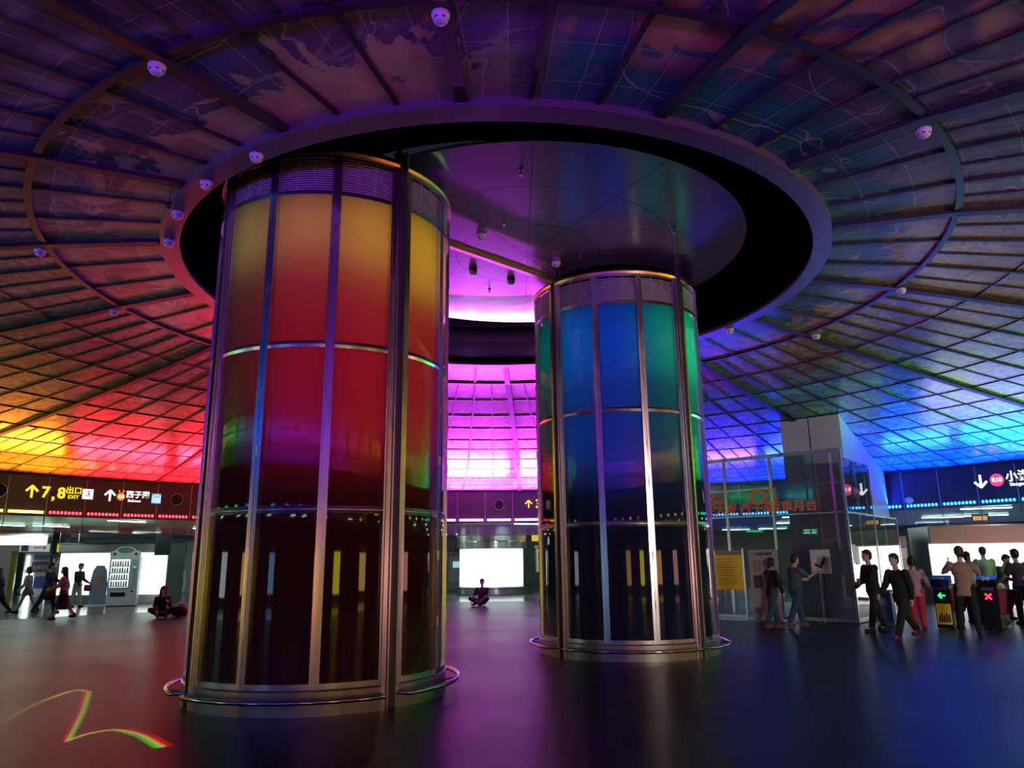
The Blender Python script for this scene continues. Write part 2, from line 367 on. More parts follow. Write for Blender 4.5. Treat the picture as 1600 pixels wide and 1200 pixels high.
# ribs of the dome
MAIN_IN = [-93, -70, -47.2, -24.3, -1.0, 21.5, 44.5, 66.8, 89.5, 112, 134, 156, 178, 201.2, 223, 245]
MAIN_OUT = [-93, -70, -47.3, -24, 1.2, 24.4, 47.3, 68.5, 89.2, 110.5, 131.5, 152.3, 174.2, 196.8, 219.8, 243.5]
def rib_pts(ain, aout, r0, r1):
    rs = sorted({r0, r1, *[p[0] for p in PR if r0 < p[0] < r1]}); out = []
    for r in rs:
        t = min(1, max(0, (r-5.55)/2.2)); out.append(pol(r, ain+(aout-ain)*t, dome_z(r)))
    return out
def rib(name, ain, aout, r0, r1, wd, dp, m='rib', under=None):
    bm = B(); pts = rib_pts(ain, aout, r0, r1); rows = []
    for i, p in enumerate(pts):
        q = pts[min(i+1, len(pts)-1)]-pts[max(i-1, 0)]; side = Vector((-q.y, q.x, 0)).normalized()*wd/2
        rows.append([bm.verts.new(p-side+Vector((0, 0, -dp))), bm.verts.new(p+side+Vector((0, 0, -dp))), bm.verts.new(p+side+Vector((0, 0, .02))), bm.verts.new(p-side+Vector((0, 0, .02)))])
    for A, Bb in zip(rows, rows[1:]):
        for k in range(4): bm.faces.new((A[k], A[(k+1) % 4], Bb[(k+1) % 4], Bb[k]))
    bm.faces.new(rows[0]); bm.faces.new(rows[-1][::-1])
    return link(name, bm, m, dome)
n = len(MAIN_IN)
for i in range(n):
    a0, b0 = MAIN_IN[i], MAIN_OUT[i]; a1, b1 = MAIN_IN[(i+1) % n], MAIN_OUT[(i+1) % n]
    if i == n-1: a1 += 360; b1 += 360
    rib('main_rib', a0, b0, 5.58, 19.88, .14, .06)
    for k in (1, 2): rib('inner_rib', a0+(a1-a0)*k/3, b0+(b1-b0)*k/3, 5.58, 19.88, .055, .028)
    for k in (1, 3, 5): rib('outer_rib', a0+(a1-a0)*k/6, b0+(b1-b0)*k/6, 7.3, 19.88, .04, .016)
    mid = (b0+b1)/2
    if -10 < mid < 200:
        for k in (1, 3, 5, 7, 9, 11): rib('fine_rib', a0+(a1-a0)*k/12, b0+(b1-b0)*k/12, 14.8, 19.88, .028, .012)
for r in (7.3, 8.7, 10, 11.2, 12.45, 13.55, 14.8, 16.1, 17.55, 18.8):
    bm = B(); z = dome_z(r); wd = .045 if r > 7.4 else .09; dp = .014 if r > 7.4 else .045
    arc(bm, [(r-wd/2, z-dp), (r+wd/2, z-dp), (r+wd/2, z+.01), (r-wd/2, z+.02)], 0, 360, 192, cen(r)); link('ring_rib', bm, 'rib', dome)

# LED light bars on the band, one under every panel
def barname(a):
    a %= 360
    if a < 18: return 'yellow'
    if a < 35.7: return 'green'
    if a < 66: return 'blue'
    if a < 82: return 'violet'
    if a < 107: return 'magenta'
    if a < 141: return 'red'
    if a < 158: return 'orange'
    if a < 178: return 'yellow'
    if a < 205: return 'green'
    if a < 236: return 'blue'
    if a < 268: return 'violet'
    if a < 285: return 'magenta'
    if a < 298: return 'red'
    if a < 322: return 'orange'
    return 'yellow'
ordn = ['first', 'second', 'third', 'fourth', 'fifth', 'sixth', 'seventh', 'eighth', 'ninth', 'tenth']
step = 360/105
def bar_label(a, c):
    if 127 < a < 145:
        k = int((a-127)//step)
        return f'{c} LED light bar on the fascia, {ordn[k]} to the left of the big column'
    if 84 < a < 100:
        k = int((100-a)//step)
        return f'{c} LED light bar, {ordn[k]} from the left in the gap between the columns'
    if 34 < a < 52:
        k = int((52-a)//step)
        return f'{c} LED light bar above the ticket gates, {ordn[k]} from the grey lift tower'
    return None
for k in range(105):
    a = (90.09+(k+.5)*step) % 360; c = barname(a); h = step*.44
    if 155 < a or a < 25:
        if k % 3: continue
    lab = bar_label(a, c)
    dotted = c in ('blue', 'red', 'green') and 30 < a < 150
    t = thing('led_light_bar', lab or f'{c} LED light bar of the ring under the black fascia', 'light', pol(RIM, a, 3.3), radians(a), None if lab else f'{c} LED light bars out of direct view')
    bm = B(); arc(bm, rect(RIM-.09, RIM-.004, 3.30, 3.335), a-h, a+h, 3, (cx, cy)); bm.transform(Matrix.Rotation(-radians(a), 4, 'Z') @ Matrix.Translation(-pol(RIM, a, 3.3))); link('housing', bm, 'steel_dark', t)
    bm = B()
    if dotted:
        for j in range(9):
            aa = a-h+(j+.5)*2*h/9; p = pol(RIM-.06, aa, 3.385); sph(bm, p, .04, (1, 1, 1.3), 6)
    else: arc(bm, rect(RIM-.08, RIM-.01, 3.335, 3.42), a-h*.97, a+h*.97, 4, (cx, cy))
    bm.transform(Matrix.Rotation(-radians(a), 4, 'Z') @ Matrix.Translation(-pol(RIM, a, 3.3)))
    link('lamp_row', bm, LEDM[c], t)

# ------------------------------------------------------------------ the two big columns
M['louv'] = mat('louvre_paint', (.42, .40, .42), .4, .2)
def column(name, label, loc, quad, panels, opal):
    """quad: direction (deg) of a quadrant's middle; panels: {offset deg: (top colour, top power, low colour, low power)}"""
    t = thing(name, label, 'column', loc)
    Rc = 1.62; zc, zb, za, zl, zt = .27, 2.22, 4.2, 6.2, 6.72
    bm = B(); cyl(bm, (0, 0, 0), (0, 0, 7.02), 1.2, n=48); link('core', bm, 'core', t, smooth=True)
    doubles = [quad+45+90*k for k in range(4)]; singles = [quad+90*k+s for k in range(4) for s in (-14.3, 14.3)]
    for q in range(4):
        q0 = quad+90*q; e = [q0-45+5.4, q0-14.3-1.9, q0-14.3+1.9, q0+14.3-1.9, q0+14.3+1.9, q0+45-5.4]
        for a0, a1 in ((e[0], e[1]), (e[2], e[3]), (e[4], e[5])):
            for z0, z1 in ((zc+.05, zb-.02), (zb+.02, za-.02), (za+.02, zl-.02)):
                bm = B(); sheet(bm, [(Rc-.03, z0), (Rc-.03, z1)], a0-.3, a1+.3, 8); link('glass_panel', bm, opal, t, smooth=True)
            # transoms
            for z in (zb, za):
                bm = B(); arc(bm, [(Rc-.04, z-.042), (Rc-.015, z-.042), (Rc-.005, z-.006), (Rc-.03, z-.003), (Rc-.03, z+.003), (Rc-.005, z+.006), (Rc-.015, z+.042), (Rc-.04, z+.042)], a0-.2, a1+.2, 10); link('transom', bm, 'steel', t)
            # louvre
            lo = B(); nL = 13
            for k in range(nL):
                z = zl+.045+k*(zt-zl-.09)/nL
                arc(lo, [(Rc-.05, z+.016), (Rc-.028, z), (Rc-.026, z+.018), (Rc-.045, z+.024)], a0, a1, 6)
            am = (a0+a1)/2
            for aa in (am-4, am+4): arc(lo, rect(Rc-.032, Rc-.024, zl, zt), aa-.15, aa+.15, 1)
            lv = link('louvre', lo, 'louv', t)
            bm = B(); arc(bm, rect(Rc-.30, Rc-.28, zl, zt), a0-.4, a1+.4, 6); arc(bm, rect(Rc-.3, Rc-.03, zl-.01, zl), a0-.4, a1+.4, 6); link('louvre_backing', bm, 'steel_dark', lv)
            bm = B(); arc(bm, rect(Rc-.04, Rc+.005, zl-.03, zl+.03), a0-.2, a1+.2, 8); arc(bm, rect(Rc-.04, Rc+.004, zt-.03, zt+.01), a0-.2, a1+.2, 8); arc(bm, rect(Rc-.04, Rc+.004, zc, zc+.06), a0-.2, a1+.2, 8); link('frame_rail', bm, 'steel', t)
    for a in singles:
        bm = B()
        for s in (-1, 1): arc(bm, rect(Rc-.05, Rc+.022, zc, zt+.02), a+s*1.02-.88, a+s*1.02+.88, 2)
        arc(bm, rect(Rc-.05, Rc, zc, zt), a-.2, a+.2, 1)
        for z in (.9, 1.7, 2.9, 3.6, 4.9, 5.7): cyl(bm, (( Rc+.026)*cos(radians(a)), (Rc+.026)*sin(radians(a)), z-.06), ((Rc+.026)*cos(radians(a)), (Rc+.026)*sin(radians(a)), z+.06), .010, n=6)
        link('mullion', bm, 'steel', t)
    for a in doubles:
        for s in (-1, 1):
            bm = B(); arc(bm, rect(Rc-.06, Rc+.03, 0, zt+.08), a+s*3.4-1.0, a+s*3.4+1.0, 2); arc(bm, rect(Rc-.05, Rc+.015, zc, zt+.02), a+s*3.4+s*1.55-.45, a+s*3.4+s*1.55+.45, 1)
            arc(bm, rect(Rc-.06, Rc+.055, 0, 7.02), a+s*1.9-.28, a+s*1.9+.28, 1); link('mullion', bm, 'steel', t)
        bm = B(); arc(bm, rect(Rc-.12, Rc-.03, 0, 7.02), a-2.0, a+2.0, 2); link('channel', bm, 'steel_dark', t)
    # plinth, top rim, rail
    for q in range(4):
        q0 = quad+90*q
        bm = B(); arc(bm, [(Rc-.1, 0), (Rc+.02, 0), (Rc+.02, zc-.02), (Rc, zc), (Rc-.1, zc)], q0-42.5, q0+42.5, 24); link('plinth', bm, 'clad', t)
        bm = B(); arc(bm, [(Rc-.06, zt+.01), (Rc+.03, zt+.01), (Rc+.045, zt+.05), (Rc+.03, zt+.09), (Rc-.06, zt+.09)], q0-43, q0+43, 24); link('top_rim', bm, M['brass'], t)
        pts = []; rr = 1.80; pr = []
        for j in range(31):
            a = radians(q0-42.2+84.4*j/30); r_ = rr
            if j in (0, 30): r_ = Rc
            pts.append(Vector((r_*cos(a), r_*sin(a), .17)))
        cu = bpy.data.curves.new('rail', 'CURVE'); cu.dimensions = '3D'; cu.bevel_depth = .026; cu.bevel_resolution = 3; cu.use_fill_caps = True
        sp = cu.splines.new('POLY'); sp.points.add(len(pts)-1)
        for pnt, v in zip(sp.points, pts): pnt.co = (*v, 1)
        oo = bpy.data.objects.new('rail', cu); COL.objects.link(oo); bpy.context.view_layer.update()
        me = bpy.data.meshes.new_from_object(oo.evaluated_get(bpy.context.evaluated_depsgraph_get())); bpy.data.objects.remove(oo)
        for p in me.polygons: p.use_smooth = True
        me.materials.clear(); me.materials.append(M['steel_pol']); o = bpy.data.objects.new('guard_rail', me); COL.objects.link(o); o.parent = t
        for aa in (-28, 0, 28):
            bm = B(); a = radians(q0+aa); cyl(bm, (Rc*cos(a), Rc*sin(a), .15), (rr*cos(a), rr*sin(a), .165), .012, n=8); link('rail_bracket', bm, 'steel', t)
    bm = B(); arc(bm, rect(1.1, Rc-.05, zt+.02, zt+.04), 0, 360, 48); cyl(bm, (0, 0, zt), (0, 0, 7.02), Rc-.25, n=40); link('cap', bm, 'black', t)
    # coloured lamps standing in the cavity behind the opal glass
    for off, (c1, p1, z10, z11, c2, p2, z20, z21) in panels.items():
        a = quad+off; d = Vector((cos(radians(a)), sin(radians(a)), 0))
        for c, p, z0, z1 in ((c1, p1, z10, z11), (c2, p2, z20, z21)):
            if p <= 0: continue
            o = area('column_lamp', Vector(loc)+d*1.24+Vector((0, 0, (z0+z1)/2)), d, .5, z1-z0, c, p)
            y = Vector((0, 0, 1)); zz = -d; x = y.cross(zz)
            lo = o.location; o.matrix_world = Matrix(((x.x, y.x, zz.x, lo.x), (x.y, y.y, zz.y, lo.y), (x.z, y.z, zz.z, lo.z), (0, 0, 0, 1)))
    return t
M['brass'] = mat('brass_rim', (.55, .38, .22), .3, 1)
AM = (1, .42, .06); RD = (1, .015, .04); OLV = (.6, .5, .12); SAL = (1, .33, .12); YL = (1, .55, .03)
column('clad_column', 'large left glass-clad column glowing amber to red', (-2.544, 10.243, 0), -92.0,
       {-90: (OLV, 1.0, 5.4, 6.15, (.3, .3, .2), .7, 4.4, 6.1), -29.7: (OLV, 1.3, 5.3, 6.15, (.5, .07, .05), 1.5, 3.4, 6.1), 0: (SAL, 1.6, 5.4, 6.15, RD, 3.6, 2.9, 6.0),
        29.7: (AM, 2.3, 5.3, 6.15, RD, 4.4, 2.9, 6.0), 60.3: (YL, 3.0, 5.1, 6.15, RD, 3.6, 2.9, 5.8), 90: (YL, 2.6, 5.2, 6.15, RD, 3, 3.4, 5.8)}, 'opal_red')
TE = (.0, .42, .30); CB = (.0, .20, 1); BB = (.0, .06, 1); GR = (.0, .7, .25)
column('clad_column', 'smaller right glass-clad column glowing blue and teal', (2.093, 14.447, 0), -96.0,
       {-60.3: (TE, 1.2, 5.0, 6.15, TE, .9, 3.6, 5.8), -29.7: (CB, 2.6, 4.9, 6.15, (.0, .13, 1), 2.6, 3.1, 5.8), 0: (BB, 3.0, 4.9, 6.15, (.0, .06, 1), 3.4, 3.0, 5.8),
        29.7: (TE, 3.2, 4.9, 6.15, (.0, .3, .35), 2.0, 3.2, 5.8), 60.3: (GR, 5.0, 4.9, 6.15, TE, 3.6, 3.4, 5.8), 90: (GR, 3, 4.9, 6.15, TE, 2, 4.0, 5.8)}, 'opal_blue')
# beam tying the two column heads
def bar(name, p0, p1, wdt, hgt, m, parent=None):
    p0 = Vector(p0); p1 = Vector(p1); d = p1-p0; x = d.normalized(); y = Vector((0, 0, 1)).cross(x).normalized(); z = x.cross(y)
    bm = B(); v = bx(bm, (0, 0, 0), (d.length, wdt, hgt)); bm.transform(Matrix(((x.x, y.x, z.x, 0), (x.y, y.y, z.y, 0), (x.z, y.z, z.z, 0), (0, 0, 0, 1)))); bm.transform(Matrix.Translation((p0+p1)/2))
    return link(name, bm, m, parent)
t = thing('linking_beam', 'slim brass-coloured beam joining the heads of the two columns', 'beam', (0, 0, 0))
bar('beam_body', (-1.45, 11.23, 6.80), (.97, 13.47, 6.80), .09, .09, 'brass', t)
bar('beam_flange', (-1.45, 11.23, 6.86), (.97, 13.47, 6.86), .16, .03, 'steel_dark', t)
bar('cable', (-1.35, 11.32, 6.89), (.92, 13.42, 6.89), .03, .03, 'black', t)

# ------------------------------------------------------------------ detectors and sprinklers on the ceilings
def detector(loc, label, grp=None, s=1.0):
    t = thing('smoke_detector', label, 'smoke detector', loc, 0, grp)
    bm = B(); cyl(bm, (0, 0, -.03*s), (0, 0, 0.02), .075*s, .085*s, 20); link('base', bm, 'white', t, smooth=True)
    bm = B(); sph(bm, (0, 0, -.035*s), .07*s, (1, 1, .62), 10); link('sensor_dome', bm, 'white', t, smooth=True)
    bm = B(); 
    for k in range(6): a = k*pi/3; bx(bm, (.066*s*cos(a), .066*s*sin(a), -.04*s), (.006*s, .03*s, .014*s), Matrix.Rotation(a, 3, 'Z'))
    link('vent_slot', bm, 'black', t)
DETS = [(-3.38, 6.25, 6.26, 'white smoke detector at the crossing of a rib and the ring rib, upper left'), (-.59, 5.6, 6.26, 'violet-lit smoke detector on the wide rib at the top of the picture'),
        (4.66, 7.5, 6.26, 'smoke detector with pink glint at the rib crossing, upper right'), (6.98, 12.59, 6.26, 'smoke detector on the ring rib above the green and tan panes, right'),
        (6.55, 15.36, 6.26, 'smoke detector on the ring rib over the teal panes, right of the blue column'), (-7.46, 13.28, 6.26, 'lower of the two detectors on the ring rib over the brown panes, left'),
        (-7.13, 10.5, 6.26, 'upper detector on the ring rib over the brown panes, at the left edge'),
        (-3.03, 8.04, 6.36, 'topmost of the four white detectors on the oculus ring'), (-3.89, 8.69, 6.36, 'second from the top of the four detectors on the oculus ring'),
        (-4.62, 9.51, 6.36, 'third from the top of the four detectors on the oculus ring'), (-5.16, 10.43, 6.36, 'lowest of the four white detectors on the oculus ring'),
        (4.65, 15.18, 6.36, 'small white detector on the oculus ring just right of the blue column'),
        (-.49, 11.73, 7.0, 'pink-lit detector on the satin disc above the linking beam'), (-.72, 13.33, 7.0, 'detector on the bright magenta part of the disc below the linking beam, left one'),
        (.85, 12.97, 7.0, 'white detector on the dark part of the disc over the head of the blue column'), (0, 13.86, 7.0, 'detector on the bright magenta part of the disc nearest the blue column')]
SPRK = [(.16, 9.6, 7.02, 'sprinkler head on the violet part of the disc nearest the viewer'), (-.1, 11.2, 7.02, 'sprinkler head on the violet part of the disc above the pink-lit detector'),
        (1.26, 12.57, 7.02, 'sprinkler head on the dark disc beside the white detector'), (-.44, 14.38, 7.02, 'sprinkler head at the bright far edge of the disc'), (2.74, 11.58, 7.02, 'sprinkler head on the dark disc near the blue-lit end')]
for (x, y, z, lab) in DETS: detector((x, y, z), lab)
def sprinkler(loc, label):
    t = thing('sprinkler_head', label, 'sprinkler', loc, 0, None)
    bm = B(); cyl(bm, (0, 0, -.05), (0, 0, .01), .012, n=8); cyl(bm, (0, 0, -.005), (0, 0, .004), .035, n=14); link('body', bm, 'steel_dark', t)
    bm = B(); cyl(bm, (0, 0, -.085), (0, 0, -.08), .028, n=12); cyl(bm, (.014, 0, -.08), (.014, 0, -.045), .004, n=6); cyl(bm, (-.014, 0, -.08), (-.014, 0, -.045), .004, n=6); link('deflector', bm, 'steel', t)
for (x, y, z, lab) in SPRK: sprinkler((x, y, z), lab)

# added lamps, unseen on the ring's far ledge: brighten the far end of the disc
for aa in (72, 90, 108):
    px_, py_ = RC[0]+5.05*cos(radians(aa)), RC[1]+5.05*sin(radians(aa))
    t = thing('disc_fill_lamp', {72: 'right', 90: 'middle', 108: 'left'}[aa]+' added fill lamp, unseen on the far ledge of the oculus ring', 'lamp', (px_, py_, 6.52), radians(aa))
    box('housing', (0, 0, -.02), (.08, 1.8, .04), 'black', t)
    o = area('disc_fill_glow', Vector((px_, py_, 6.53)), Vector((-.2*cos(radians(aa)), -.2*sin(radians(aa)), 1)).normalized(),   .08, 1.75, (.80, .18, 1), 120)
    x = Vector((cos(radians(aa)), sin(radians(aa)), .2)).normalized(); y = Vector((-sin(radians(aa)), cos(radians(aa)), 0)); z = x.cross(y)*1; z = -Vector((-.2*cos(radians(aa)), -.2*sin(radians(aa)), 1)).normalized(); y = z.cross(x)
    lo = o.location; o.matrix_world = Matrix(((x.x, y.x, z.x, lo.x), (x.y, y.y, z.y, lo.y), (x.z, y.z, z.z, lo.z), (0, 0, 0, 1)))

# ------------------------------------------------------------------ signs on the band
def tanf(a, z, off=.0): # right vector, up, location for lettering on the band seen from inside
    a_ = radians(a); p = pol(RIM-.012-off, a, z); right = Vector((sin(a_), -cos(a_), 0)); return right, Vector((0, 0, 1)), p
SY = mat('sign_yellow', (.8, .65, .02), .5, 0, (1, .82, .02), 1.0); SW = mat('sign_white', (.8, .8, .8), .5, 0, (1, 1, 1), 1.3)
SO = mat('sign_orange', (.8, .25, .02), .5, 0, (1, .25, .02), .9); SB = mat('sign_blue', (.02, .3, .7), .5, 0, (.02, .42, .85), .9)
SR = mat('sign_red', (.8, .05, .08), .5, 0, (.9, .06, .10), .9); SK = mat('sign_pink', (.7, .3, .4), .5, 0, (.7, .1, .25), .6)
def plate(name, a, z, wd, hg, m, parent, off=.0, shape='rect', n=28):
    r_, u_, p = tanf(a, z, off); bm = B()
    if shape == 'rect': bx(bm, (0, 0, 0), (wd, hg, .012))
    else: cyl(bm, (0, 0, -.006), (0, 0, .006), wd/2, n=n)
    bm.transform(face_mtx(r_, u_, p)); return link(name, bm, m, parent)
def arrow(a, z, s, m, parent, down=False):
    r_, u_, p = tanf(a, z); bm = B()
    bx(bm, (0, -.03*s, 0), (.16*s, .86*s, .012))
    for q in (-1, 1): bx(bm, (q*.20*s, .24*s, 0), (.60*s, .16*s, .012), Matrix.Rotation(-q*radians(45), 3, 'Z'))
    mt = face_mtx(r_, u_*(-1 if down else 1), p) if not down else face_mtx(r_*-1, u_*-1, p)
    bm.transform(mt); return link('arrow', bm, m, parent)
def lett(name, s, a, z, size, m, parent, bold=.004):
    r_, u_, p = tanf(a, z, .014); return text(name, s, size, face_mtx(r_, u_, p), m, parent, bold=bold*size)
t = thing('direction_sign', 'yellow exit sign with up arrow and numbers 7, 8 on the black fascia, left', 'sign')
arrow(142.93, 4.04, .44, SY, t); lett('numeral', '7', 141.75, 4.03, .50, SY, t, .03); lett('comma', ',', 141.05, 3.99, .50, SY, t, .03); lett('numeral', '8', 140.35, 4.03, .50, SY, t, .03)
lett('chinese_lettering', '出口', 139.25, 4.14, .26, SY, t, .02); lett('exit_lettering', 'EXIT', 139.25, 3.93, .17, SY, t, .02)
pl = plate('icon_plate', 137.95, 4.06, .34, .34, SW, t)
r_, u_, p_ = tanf(137.95, 4.06, .014); bm = B(); sph(bm, (.02, .09, 0), .035, (1, 1, .3)); bx(bm, (.03, .0, 0), (.05, .12, .01), Matrix.Rotation(.5, 3, 'Z')); bx(bm, (-.03, -.05, 0), (.12, .03, .01), Matrix.Rotation(-.6, 3, 'Z')); bm.transform(face_mtx(r_, u_, p_)); link('icon', bm, SR, pl)
t = thing('direction_sign', 'white sign with up arrow, orange O5 disc and blue lift icon on the black fascia', 'sign')
arrow(135.87, 4.05, .42, SW, t)
plate('line_disc', 134.82, 4.03, .27, .27, SO, t, 0, 'disc'); lett('line_number', 'O5', 134.80, 4.03, .15, SW, t, .03)
bm = B(); r_, u_, p_ = tanf(134.82, 4.22); bx(bm, (-.07, 0, 0), (.05, .09, .012), Matrix.Rotation(.2, 3, 'Z')); bx(bm, (.07, 0, 0), (.05, .09, .012), Matrix.Rotation(-.2, 3, 'Z')); bm.transform(face_mtx(r_, u_, p_)); link('disc_mark', bm, SO, t)
lett('chinese_lettering', '西子灣', 133.2, 4.11, .27, SW, t, .02); lett('latin_lettering', 'Sizihwan', 133.5, 3.90, .13, SW, t, .01)
pl = plate('icon_plate', 131.35, 4.02, .33, .36, SB, t)
def lift_icon(a, z, s, parent, m, off=.012):
    r_, u_, p_ = tanf(a, z, off); bm = B(); bmi = face_mtx(r_, u_, p_)
    for q in (-1, 0, 1): sph(bm, (q*.07*s, .02*s, 0), .022*s, (1, 1, .25)); bx(bm, (q*.07*s, -.05*s, 0), (.035*s, .10*s, .008))
    for q in (-1, 1): bx(bm, (q*.13*s, -.02*s, 0), (.014*s, .24*s, .008)); bx(bm, (q*.05*s, .14*s, 0), (.05*s, .02*s, .008), Matrix.Rotation(-q*.7, 3, 'Z'))
    bx(bm, (0, -.135*s, 0), (.27*s, .014*s, .008)); bx(bm, (0, .095*s, 0), (.27*s, .014*s, .008)); bm.transform(bmi); return link('icon', bm, m, parent)
lift_icon(131.35, 4.02, 1, pl, SW)
t = thing('direction_sign', 'yellow up arrow and number 3 half hidden by the blue column', 'sign')
arrow(88.09, 4.04, .36, SY, t); lett('numeral', '3', 86.9, 4.03, .5, SY, t, .03)
t = thing('direction_sign', 'white sign with down arrow and red R10 disc above the ticket gates', 'sign')
arrow(38.27, 4.06, .46, SW, t, True); plate('line_disc', 36.85, 4.06, .42, .42, SR, t, 0, 'disc'); lett('line_number', 'R10', 36.84, 4.06, .19, SW, t, .03)
lett('chinese_lettering', '小港', 35.05, 4.12, .36, SW, t, .02); lett('latin_lettering', 'Siaogang', 35.05, 3.88, .155, SW, t, .01)
for a, lab in ((145.63, 'round ventilator speaker at the far left edge of the black fascia'), (129.29, 'round speaker on the black fascia next to the blue lift icon'), (91.76, 'round speaker on the purple-lit fascia above the central lightbox')):
    t = thing('wall_speaker', lab, 'speaker'); r_, u_, p_ = tanf(a, 4.02, -.01)
    mt = face_mtx(r_, u_, p_)
    bm = B(); arc(bm, [(.19, 0), (.225, 0), (.215, .03), (.195, .03)], 0, 360, 32); bm.transform(mt); link('bezel', bm, 'steel', t)
    bm = B(); arc(bm, [(.001, .004), (.19, .004), (.19, .018), (.001, .012)], 0, 360, 32)
    bm.transform(mt); link('grille', bm, 'black', t)
    bm = B(); 
    for q in (.06, .12): arc(bm, rect(q, q+.012, .01, .024), 0, 360, 28)
    bm.transform(mt); link('cone_ring', bm, 'steel_dark', t)
# camera dome on the band, right
t = thing('security_camera', 'white dome camera on the blue-lit black fascia', 'camera', pol(RIM-.12, 44.9, 3.58), radians(44.9))
bm = B(); sph(bm, (0, 0, 0), .15, (1, 1, .8)); link('dome_cover', bm, 'white', t, smooth=True)
bm = B(); cyl(bm, (0, 0, 0), (.1, 0, .05), .05); link('mount', bm, 'steel_dark', t)

# ------------------------------------------------------------------ coloured projection on the floor: a small effect lamp high on the dome rim
LP = Vector((-4.55, 9.1, 6.22))
t = thing('effect_projector', 'small black effect lamp hanging under the dome beside the oculus ring', 'lamp', LP)
bm = B(); cyl(bm, (0, 0, .01), (0, 0, .10), .03, .035, 16); link('lamp_body', bm, 'blackg', t, smooth=True)
bm = B(); cyl(bm, (0, 0, .10), (0, 0, .28), .008, n=8); link('stem', bm, 'steel_dark', t)
l = bpy.data.lights.new('effect_lamp', 'SPOT'); l.energy = 10000; l.spot_size = radians(44); l.spot_blend = 0; l.shadow_soft_size = .004
lo = bpy.data.objects.new('effect_lamp', l); COL.objects.link(lo); lo.location = LP+Vector((0, 0, 0)); lo.rotation_euler = (0, 0, 0)
l.use_nodes = True; nt = l.node_tree; T = NT(nt); em = nt.nodes['Emission']
tc = T.node('ShaderNodeTexCoord'); sp = T.node('ShaderNodeSeparateXYZ'); T.link(tc.outputs['Normal'], sp.inputs[0])
az = T.m('ABSOLUTE', sp.outputs[2]); gx = T.m('MULTIPLY', T.m('DIVIDE', sp.outputs[0], az), LP.z); gy = T.m('MULTIPLY', T.m('DIVIDE', sp.outputs[1], az), LP.z)
LZ = [((-5.42, 8.44), .022, .6), ((-5.65, 9.1), .024, .9), ((-5.81, 9.71), .028, 1.4), ((-5.88, 10.16), .045, 3.2), ((-5.92, 10.5), .045, 3.0), ((-5.87, 10.68), .045, 2.4), ((-5.66, 10.52), .05, 2.0), ((-5.32, 9.86), .05, 1.8), ((-4.88, 8.98), .045, 1.8), ((-4.56, 8.3), .04, 2.0), ((-4.24, 7.60), .035, 2.6)], \
     [((-4.25, 7.60), .03, 2.4), ((-4.26, 7.79), .04, 2.4), ((-4.22, 7.98), .05, 2.2), ((-4.13, 8.10), .055, 2.2), ((-4.02, 8.13), .06, 2.3), ((-3.86, 8.04), .065, 2.5), ((-3.60, 7.82), .07, 2.8), ((-3.36, 7.54), .075, 3.2), ((-3.2, 7.35), .08, 3.4)]
tot = [None, None, None]
for chain in LZ:
    for si, ((p0, w0, i0), (p1, w1, i1)) in enumerate(zip(chain, chain[1:])):
        ax, ay = p0[0]-LP.x, p0[1]-LP.y; dx, dy = p1[0]-p0[0], p1[1]-p0[1]; L = hypot(dx, dy); ux, uy = dx/L, dy/L
        qx = T.m('SUBTRACT', gx, ax); qy = T.m('SUBTRACT', gy, ay)
        tt = T.m('DIVIDE', T.m('ADD', T.m('MULTIPLY', qx, ux), T.m('MULTIPLY', qy, uy)), L)
        s = T.m('SUBTRACT', T.m('MULTIPLY', qx, -uy), T.m('MULTIPLY', qy, -ux))      # left of travel is positive
        wd = T.m('ADD', w0, T.m('MULTIPLY', tt, w1-w0)); s = T.m('DIVIDE', s, T.m('MULTIPLY', wd, -1 if (len(chain) == 11 and si >= 6) else 1))
        inside = T.m('MULTIPLY', T.m('GREATER_THAN', tt, 0), T.m('LESS_THAN', tt, 1))
        inten = T.m('MULTIPLY', inside, T.m('ADD', i0, T.m('MULTIPLY', tt, i1-i0)))
        for ch, (cen, wid, g) in enumerate(((.35, 1.0, 1.0), (-.45, .85, .8), (-.1, .4, .10))):
            u = T.m('DIVIDE', T.m('SUBTRACT', s, cen), wid)
            v = T.m('MULTIPLY', T.m('MULTIPLY', T.m('SUBTRACT', 1, T.m('MULTIPLY', u, u), clamp=True), inten), g)
            tot[ch] = v if tot[ch] is None else T.m('MAXIMUM', tot[ch], v)
cc = T.node('ShaderNodeCombineColor'); [T.link(tot[i], cc.inputs[i]) for i in range(3)]
T.link(cc.outputs[0], em.inputs[0]); em.inputs[1].default_value = 1.0

# ------------------------------------------------------------------ lift tower and glass enclosure, right of the blue column
K = Vector((8.62, 19.57, 0)); f_ = Vector((-.766, .643, 0)); g_ = Vector((.64, .768, 0)); UP = Vector((0, 0, 1))
M['stone'] = mat('grey_wall_panel', (.80, .80, .80), .35, 0, noise=.12, nscale=5)
def quadbox(name, p, ax, ay, lx, ly, z0, z1, m, parent=None):
    """box with one corner at p, edges along ax, ay"""
    bm = B(); P = [p, p+ax*lx, p+ax*lx+ay*ly, p+ay*ly]
    lo = [bm.verts.new((q.x, q.y, z0)) for q in P]; hi = [bm.verts.new((q.x, q.y, z1)) for q in P]
    bm.faces.new(lo[::-1]); bm.faces.new(hi)
    for i in range(4): bm.faces.new((lo[i], lo[(i+1) % 4], hi[(i+1) % 4], hi[i]))
    return link(name, bm, m, parent)
t = thing('lift_tower', 'tall pale grey panelled lift tower behind the glass, right of the blue column', 'lift tower', (0, 0, 0))
S = Vector((9.37, 21.05, 0)); sl = Vector((8.09, 22.2, 0)); sr = Vector((13.45, 27.05, 0)); back = Vector((12.2, 28.2, 0))
bm = B(); mid = S+(sl-S)*.52
